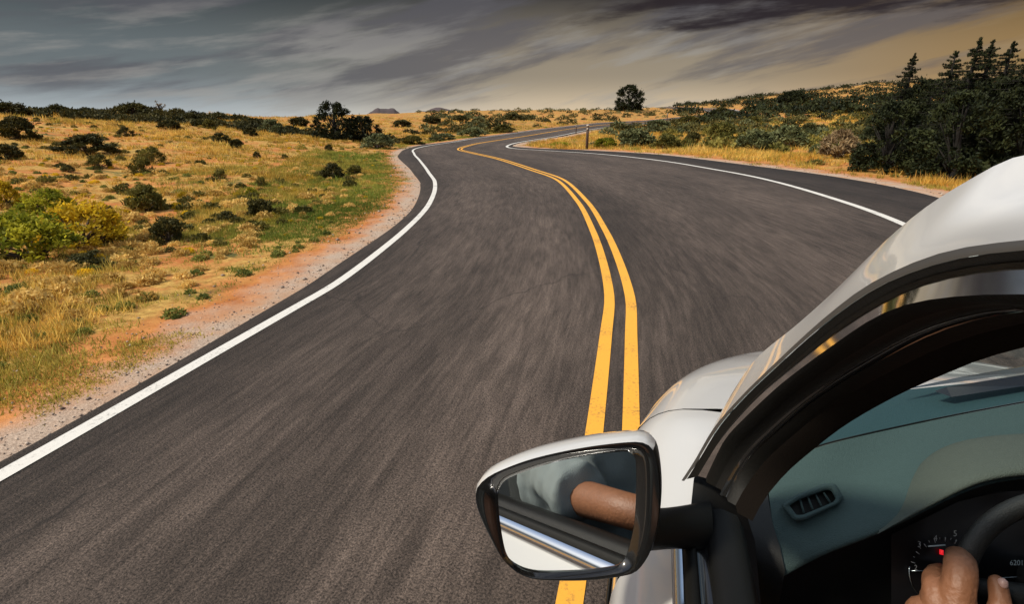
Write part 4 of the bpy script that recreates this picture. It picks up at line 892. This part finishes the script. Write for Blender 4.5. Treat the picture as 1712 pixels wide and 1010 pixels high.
# lower fascia, dark
lo = np.array([0, -.015, -.03]); f1 = r_ed+[0, .012, -.010]; f2 = r_ed+[0, .035, -.06]; f3 = r_ed+[0, .05, -.16]; f4 = r_ed+[0, .06, -.40]
loft('lower_fascia', [f1, f2, f3, f4], M_dark, dash)
loft('dash_end', [resample(np.array([r_far[0], r_c1[0], r_m2[0], r_ed[0], f4[0]]), 20), resample(np.array([r_far[0], r_c1[0], r_m2[0], r_ed[0], f4[0]])+[-.06, .02, 0], 20)], M_dark, dash)
# side air vent
vent = bpy.data.objects.new('air_vent', None); C.objects.link(vent); vent.parent = dash
_dp = np.vstack([r_c1, r_m1, r_m2, r_m3, r_ed]); _dq = _dp-CAM; _zc = -_dq[:, 0]*sy*cp+_dq[:, 1]*cy*cp-_dq[:, 2]*sp
_du = 856+F_PX*(_dq[:, 0]*cy+_dq[:, 1]*sy)/_zc; _dv = 505+F_PX*((_dq[:, 0]*sy-_dq[:, 1]*cy)*sp-_dq[:, 2]*cp)/_zc
def dash_t(u, v):
    w_ = 1/((_du-u)**2+(_dv-v)**2+40)**2; return float((w_*_zc).sum()/w_.sum())
_k = [(uu, vv, dash_t(uu, vv)) for uu, vv in ((1306, 846), (1396, 809), (1410, 834), (1330, 873))]
_cf = np.linalg.lstsq(np.array([(q[0], q[1], 1) for q in _k]), np.array([q[2] for q in _k]), rcond=None)[0]
def vp(u, v, off=0.): return at(u, v, _cf[0]*u+_cf[1]*v+_cf[2]-off-.008)
VO = [(1306, 846), (1330, 829), (1378, 809), (1396, 809), (1410, 832), (1404, 843), (1345, 871), (1328, 873)]
VI = [(1320, 846), (1336, 836), (1380, 820), (1390, 821), (1397, 834), (1393, 840), (1343, 861), (1332, 862)]
def rl(px, off): q = np.array([vp(u, v, off) for u, v in px]+[vp(*px[0], off)]); return resample_lin(q, 49)[:-1]
o_, i_ = rl(VO, .010), rl(VI, .012)
loft('vent_frame', [rl(VO, -.004), o_, o_*.6+i_*.4+(CAM-o_)*.006, i_, rl(VI, .000)], M_dash, vent, closed=True)
q = rl(VI, .001); obj('vent_back', new_mesh('vent_back', q, [tuple(range(48))], False), M_black, vent)
for k in range(4):
    f = (k+.55)/4.1; tp = np.array(VI[1])*(1-f)+np.array(VI[3])*f; bt = np.array(VI[7])*(1-f)+np.array(VI[5])*f
    tp = tp + (-6, 1); bt = bt+(4, -1)
    tube('vent_slat', [vp(*tp, .006), vp(*bt, .006)], .0020, M_dash, vent, 6)
# instruments
clus = bpy.data.objects.new('instrument_cluster', None); C.objects.link(clus); clus.parent = dash
TI = .985
M_dial = simple('instrument face', (.004, .004, .005), .35); M_num = simple('dial print', (.30, .31, .32), .6); M_ring = simple('dial ring', (.45, .52, .55), .25, metal=1)
def emis(name, col, s):
    m, N, L, b = mat_new(name); b.inputs['Base Color'].default_value = (*col, 1); b.inputs['Emission Color'].default_value = (*col, 1); b.inputs['Emission Strength'].default_value = s; return m
M_red = emis('red warning lamp', (.9, .02, .03), .55); M_lcd = emis('display digits', (.35, .42, .45), .05)
pl = [at(u_, v_, TI*(1-.07*(v_-800)/320)) for u_, v_ in ((1490, 895), (1490, 1120), (2000, 1120), (2000, 810), (1712, 812), (1600, 840))]; obj('cluster_face', new_mesh('cluster_face', pl, [(0, 1, 2, 3, 4, 5)], False), M_dial, clus)
def ci(u, v, lift=.004): return at(u, v, TI*(1-.07*(v-800)/320)-lift)
DC = (1578, 956); RR = 58
tube('dial_ring', [ci(DC[0]+RR*math.cos(t), DC[1]+RR*math.sin(t)) for t in np.linspace(math.radians(95), math.radians(188), 24)], .0013, M_ring, clus, 6)
for k, t in enumerate(np.linspace(math.radians(196), math.radians(330), 15)):
    r1 = RR*.93 if k % 2 else RR*.86; tube('dial_tick', [ci(DC[0]+r1*math.cos(t), DC[1]+r1*math.sin(t)), ci(DC[0]+RR*.98*math.cos(t), DC[1]+RR*.98*math.sin(t))], .0005 if k % 2 else .0008, M_num, clus, 4)
def text(s, u, v, hpx, mt, name='dial_number'):
    cu = bpy.data.curves.new(name, 'FONT'); cu.body = s; cu.size = 1; cu.align_x = 'CENTER'; cu.align_y = 'CENTER'; tmp = bpy.data.objects.new(name, cu)
    C.objects.link(tmp); dg = bpy.context.evaluated_depsgraph_get(); me = bpy.data.meshes.new_from_object(tmp.evaluated_get(dg)); bpy.data.objects.remove(tmp)
    c = ci(u, v, .005); ex = unit(ci(u+10, v, .005)-c); ey = unit(ci(u, v-10, .005)-c); s_ = hpx/F_PX*TI/.7
    for vv in me.vertices: w_ = c+ex*vv.co.x*s_+ey*vv.co.y*s_; vv.co = w_
    obj(name, me, mt, clus)
text('3', 1537, 911, 9, M_num); text('4', 1564, 901, 9, M_num); text('5', 1597, 893, 9, M_num); text('2', 1531, 950, 8, M_num)
text('75', 1664, 865, 7, M_lcd, 'display_digits'); text('6201', 1700, 942, 8, M_lcd, 'display_digits')
tube('fuel_bar', [ci(1552, 914), ci(1580, 912)], .0016, M_lcd, clus, 4); tube('cluster_line', [ci(1523, 955), ci(1562, 956)], .0011, M_ring, clus, 4); tube('cluster_line', [ci(1655, 968), ci(1760, 962)], .0009, M_ring, clus, 4)
tube('warning_lamp', [ci(1574, 920), ci(1574, 928)], .0032, M_red, clus, 8)
# steering wheel
WCn = at(1815, 1018, .85); WR = .166; sw = bpy.data.objects.new('steering_wheel', None); C.objects.link(sw); sw.parent = car
wn = unit(np.array([-.02, -.90, .42])); wx = unit(np.cross([0, 0, 1.], wn)); wy = np.cross(wn, wx)
def wpt(a, r=WR, o=0.): return WCn + r*(math.cos(a)*wx+math.sin(a)*wy) + wn*o
V, Fc = [], []; kk = 72; m_ = 14
for i in range(kk):
    a = 2*math.pi*i/kk; c = wpt(a); rad = unit(c-WCn)
    for j in range(m_): b = 2*math.pi*j/m_; V.append(c + .0165*math.cos(b)*rad + .0145*math.sin(b)*wn)
for i in range(kk):
    for j in range(m_): Fc.append((i*m_+j, i*m_+(j+1) % m_, ((i+1) % kk)*m_+(j+1) % m_, ((i+1) % kk)*m_+j))
obj('wheel_rim', new_mesh('wheel_rim', V, Fc), simple('steering leather', (.030, .030, .028), .5, grain=.5, gscale=500), sw)
V, Fc = tube_geo([WCn-wn*.02, WCn+wn*.0, WCn+wn*.018, WCn+wn*.024], [.06, .066, .05, .02], 24); obj('hub', new_mesh('hub', V, Fc), M_dark, sw)
for a in (0, math.pi, -math.pi/2): tube('spoke', [wpt(a, .05, .0), wpt(a, .11, -.006), wpt(a, WR, 0)], [.022, .016, .014], M_dark, sw, 8)
tube('steering_column', [WCn-wn*.02, WCn-wn*.22], .045, M_dark, sw, 12)
# seats
def seat(x):
    e = bpy.data.objects.new('seat', None); C.objects.link(e); e.parent = car
    o = obj('cushion', new_mesh('cushion', *box_geo((x, -.02, .66), (.50, .52, .16))), M_seat, e); bevel(o, .05, 3)
    R_ = np.array(Matrix.Rotation(math.radians(-12), 3, 'X')).T if False else np.array(Matrix.Rotation(math.radians(14), 3, 'X'))
    o = obj('backrest', new_mesh('backrest', *box_geo((x, -.38, 1.02), (.48, .14, .62), R_)), M_seat, e); bevel(o, .05, 3)
    o = obj('headrest', new_mesh('headrest', *box_geo((x, -.50, 1.44), (.26, .09, .18), R_)), M_seat, e); bevel(o, .04, 3)
seat(.63); seat(1.40)

# ------------------------------------------------------------------ the driver
M_skin = simple('tanned skin', (.21, .090, .044), .55, grain=.6, gscale=160, var=.25, vscale=45); M_shirt = simple('grey green cotton', (.20, .24, .245), .95, grain=.7, gscale=350, var=.2, vscale=14)
M_hair = simple('dark hair', (.02, .014, .01), .6, grain=.6, gscale=120); M_trouser = simple('dark denim', (.03, .035, .05), .9, grain=.4, gscale=300); M_nail = simple('pale nail', (.52, .33, .29), .35)
def skin_body(name, nodes, edges, mat_, parent=None, root=0, sub=2):
    me = bpy.data.meshes.new(name); me.from_pydata([tuple(map(float, n[0])) for n in nodes], edges, []); o = obj(name, me, None, parent)
    md = o.modifiers.new('skin', 'SKIN'); md.use_smooth_shade = True; md.branch_smoothing = .6
    for i, n in enumerate(nodes):
        r = n[1]; me.skin_vertices[0].data[i].radius = (r, r) if np.isscalar(r) else r; me.skin_vertices[0].data[i].use_root = (i == root)
    s = o.modifiers.new('sub', 'SUBSURF'); s.levels = sub; s.render_levels = sub; me.materials.append(mat_); return o
# hand grips the rim at the upper left of the wheel
HG = math.radians(186)                                         # place on the rim
gc = wpt(HG); rt = unit(gc-WCn); tt = unit(np.cross(wn, rt))  # rt outward, tt along the rim (upwards when flipped)
if tt[2] < 0: tt = -tt
HS = 1.22
def hp(o, t, n): return gc + (rt*o + tt*t + wn*n)*HS                # outward, along rim (up), towards the driver
person = skin_body('person', [
    ((.63, .02, .76), .13), ((.63, .0, .95), .11), ((.62, .0, 1.15), .11), ((.61, .03, 1.30), .09), ((.61, .08, 1.40), .060), ((.61, .14, 1.50), .085), ((.61, .155, 1.575), .092), ((.61, .15, 1.64), .07),
    ((.41, -.09, 1.30), .062), ((.275, .09, 1.186), .047), ((.212, .36, 1.212), .036), ((.33, .57, 1.165), .034), (hp(.050, -.085, .050), (.040, .034)), (hp(.050, .012, .036), (.050, .036)),
    ((.81, .07, 1.33), .068), ((.93, .28, 1.15), .055), ((.95, .36, 1.08), .048), ((.96, .60, 1.05), .036), ((.965, .70, 1.05), .035),
    ((.53, .12, .74), .10), ((.50, .56, .80), .075), ((.51, .72, .50), .055), ((.51, .86, .50), .04),
    ((.74, .12, .74), .10), ((.77, .56, .80), .075), ((.76, .72, .50), .055), ((.76, .86, .50), .04)],
    [(0, 1), (1, 2), (2, 3), (3, 4), (4, 5), (5, 6), (6, 7), (3, 8), (8, 9), (9, 10), (10, 11), (11, 12), (12, 13), (3, 14), (14, 15), (15, 16), (16, 17), (17, 18), (0, 19), (19, 20), (20, 21), (21, 22), (0, 23), (23, 24), (24, 25), (25, 26)], M_skin)
tag(person, 'driver in grey T-shirt, tanned arm on window sill, hand on wheel', 'person')
# fingers curl round the rim one above the other, thumb lies along its inner face
def rounded(pts, rad, k=12, n=14):
    p = resample(pts, n); r = np.interp(np.linspace(0, 1, n), np.linspace(0, 1, len(rad)), rad); e0, e1 = unit(p[0]-p[1]), unit(p[-1]-p[-2])
    p = np.vstack([p[0]+e0*r[0]*.95, p[0]+e0*r[0]*.6, p, p[-1]+e1*r[-1]*.6, p[-1]+e1*r[-1]*.95]); r = np.r_[r[0]*.25, r[0]*.8, r, r[-1]*.8, r[-1]*.25]; return tube_geo(p, r, k)
hparts = [rounded([hp(.034, .0, .052), hp(.025, .034, .052), hp(.017, .050, .040), hp(.004, .050, .008), hp(-.006, .046, -.022)], [.026, .0235, .0225, .019, .015]),
          rounded([hp(.052, -.014, .046), hp(.046, .014, .040), hp(.034, .022, .010), hp(.012, .020, -.026), hp(-.006, .018, -.028)], [.022, .0205, .018, .016, .013]),
          rounded([hp(.056, -.038, .044), hp(.050, -.010, .036), hp(.038, -.004, .006), hp(.014, -.006, -.026), hp(-.004, -.008, -.028)], [.022, .0195, .017, .0155, .013]),
          rounded([hp(.058, -.058, .044), hp(.050, -.034, .034), hp(.036, -.028, .004), hp(.014, -.030, -.022), hp(-.002, -.031, -.024)], [.020, .017, .015, .0135, .011]),
          rounded([hp(.030, .004, .052), hp(.036, -.030, .058), hp(.050, -.095, .064)], [.029, .040, .040]), rounded([hp(.050, -.02, .046), hp(.056, -.07, .056)], [.026, .036]),
          rounded([hp(.022, -.050, .056), hp(-.008, -.024, .048), hp(-.024, .006, .038), hp(-.028, .030, .028)], [.023, .0195, .0165, .0125])]
V, Fc = merge_geo(hparts); hand = obj('hand', new_mesh('hand', V, Fc), M_skin, person)
m = hand.modifiers.new('remesh', 'REMESH'); m.mode = 'VOXEL'; m.voxel_size = .0028; m.use_smooth_shade = True
m = hand.modifiers.new('smooth', 'SMOOTH'); m.factor = .5; m.iterations = 5
tx = bpy.data.textures.new('skin creases', 'CLOUDS'); tx.noise_scale = .012; m = hand.modifiers.new('creases', 'DISPLACE'); m.texture = tx; m.strength = .0022; m.mid_level = .5
def nail(c_, e_, w_):
    V, Fc = tube_geo([c_-e_*.007, c_-e_*.003, c_+e_*.004, c_+e_*.008], [.004, w_, w_, .003], 10); obj('nail', new_mesh('nail', V, Fc), M_nail, hand)
nail(hp(-.030, .032, .0360), tt, .0068)
# clothing
def ball(c_, r, seg=14):
    V = [(c_[0]+r[0]*math.sin(math.pi*i/seg)*math.cos(2*math.pi*j/seg), c_[1]+r[1]*math.sin(math.pi*i/seg)*math.sin(2*math.pi*j/seg), c_[2]+r[2]*math.cos(math.pi*i/seg)) for i in range(seg+1) for j in range(seg)]
    return V, [(i*seg+j, (i+1)*seg+j, (i+1)*seg+(j+1) % seg, i*seg+(j+1) % seg) for i in range(seg) for j in range(seg)]
def cloth_body(name, parts, mt, vox=.014):
    V, Fc = merge_geo(parts); o = obj(name, new_mesh(name, V, Fc), mt, person)
    m = o.modifiers.new('remesh', 'REMESH'); m.mode = 'VOXEL'; m.voxel_size = vox; m.use_smooth_shade = True
    m = o.modifiers.new('smooth', 'SMOOTH'); m.factor = .6; m.iterations = 8
    tx = bpy.data.textures.new(name+' folds', 'CLOUDS'); tx.noise_scale = .075; tx.noise_depth = 2
    m = o.modifiers.new('folds', 'DISPLACE'); m.texture = tx; m.strength = .026; m.mid_level = .5
    return o
cloth_body('t_shirt', [ball((.62, .0, .92), (.21, .16, .26)), ball((.60, .0, 1.15), (.23, .17, .24)), ball((.60, .0, 1.27), (.22, .14, .13)), ball((.41, -.06, 1.22), (.17, .20, .20)), ball((.79, -.0, 1.26), (.13, .13, .15)),
    tube_geo(resample([(.46, -.08, 1.315), (.38, -.06, 1.290), (.315, .01, 1.240), (.264, .12, 1.208), (.243, .185, 1.208)], 12), np.linspace(.118, .070, 12), 14), tube_geo(resample([(.76, .02, 1.32), (.86, .14, 1.27), (.905, .22, 1.22)], 8), np.linspace(.11, .078, 8), 14), tube_geo([(.61, .04, 1.34), (.61, .08, 1.395)], [.11, .078], 14)], M_shirt)
skin_body('trousers', [((.63, .02, .76), .185), ((.53, .14, .74), .115), ((.50, .56, .80), .092), ((.51, .70, .54), .075), ((.74, .14, .74), .115), ((.77, .56, .80), .092), ((.76, .70, .54), .075)], [(0, 1), (1, 2), (2, 3), (0, 4), (4, 5), (5, 6)], M_trouser, person)
# head details
def blob(name, c, s, mt, seg=16):
    V, Fc = [], []
    for i in range(seg+1):
        for j in range(seg): a = math.pi*i/seg; b = 2*math.pi*j/seg; V.append((c[0]+s[0]*math.sin(a)*math.cos(b), c[1]+s[1]*math.sin(a)*math.sin(b), c[2]+s[2]*math.cos(a)))
    for i in range(seg):
        for j in range(seg): Fc.append((i*seg+j, (i+1)*seg+j, (i+1)*seg+(j+1) % seg, i*seg+(j+1) % seg))
    return obj(name, new_mesh(name, V, Fc), mt, person)
blob('hair', (.61, .125, 1.605), (.094, .105, .092), M_hair); blob('nose', (.61, .252, 1.548), (.016, .022, .028), M_skin, 10)
for s in (-1, 1): blob('eye', (.61+s*.032, .232, 1.572), (.013, .010, .010), simple('eye', (.6, .58, .55), .2), 10); blob('ear', (.61+s*.092, .14, 1.555), (.012, .024, .034), M_skin, 10)
blob('mouth', (.61, .234, 1.500), (.026, .012, .009), simple('lips', (.32, .12, .09), .5), 10)
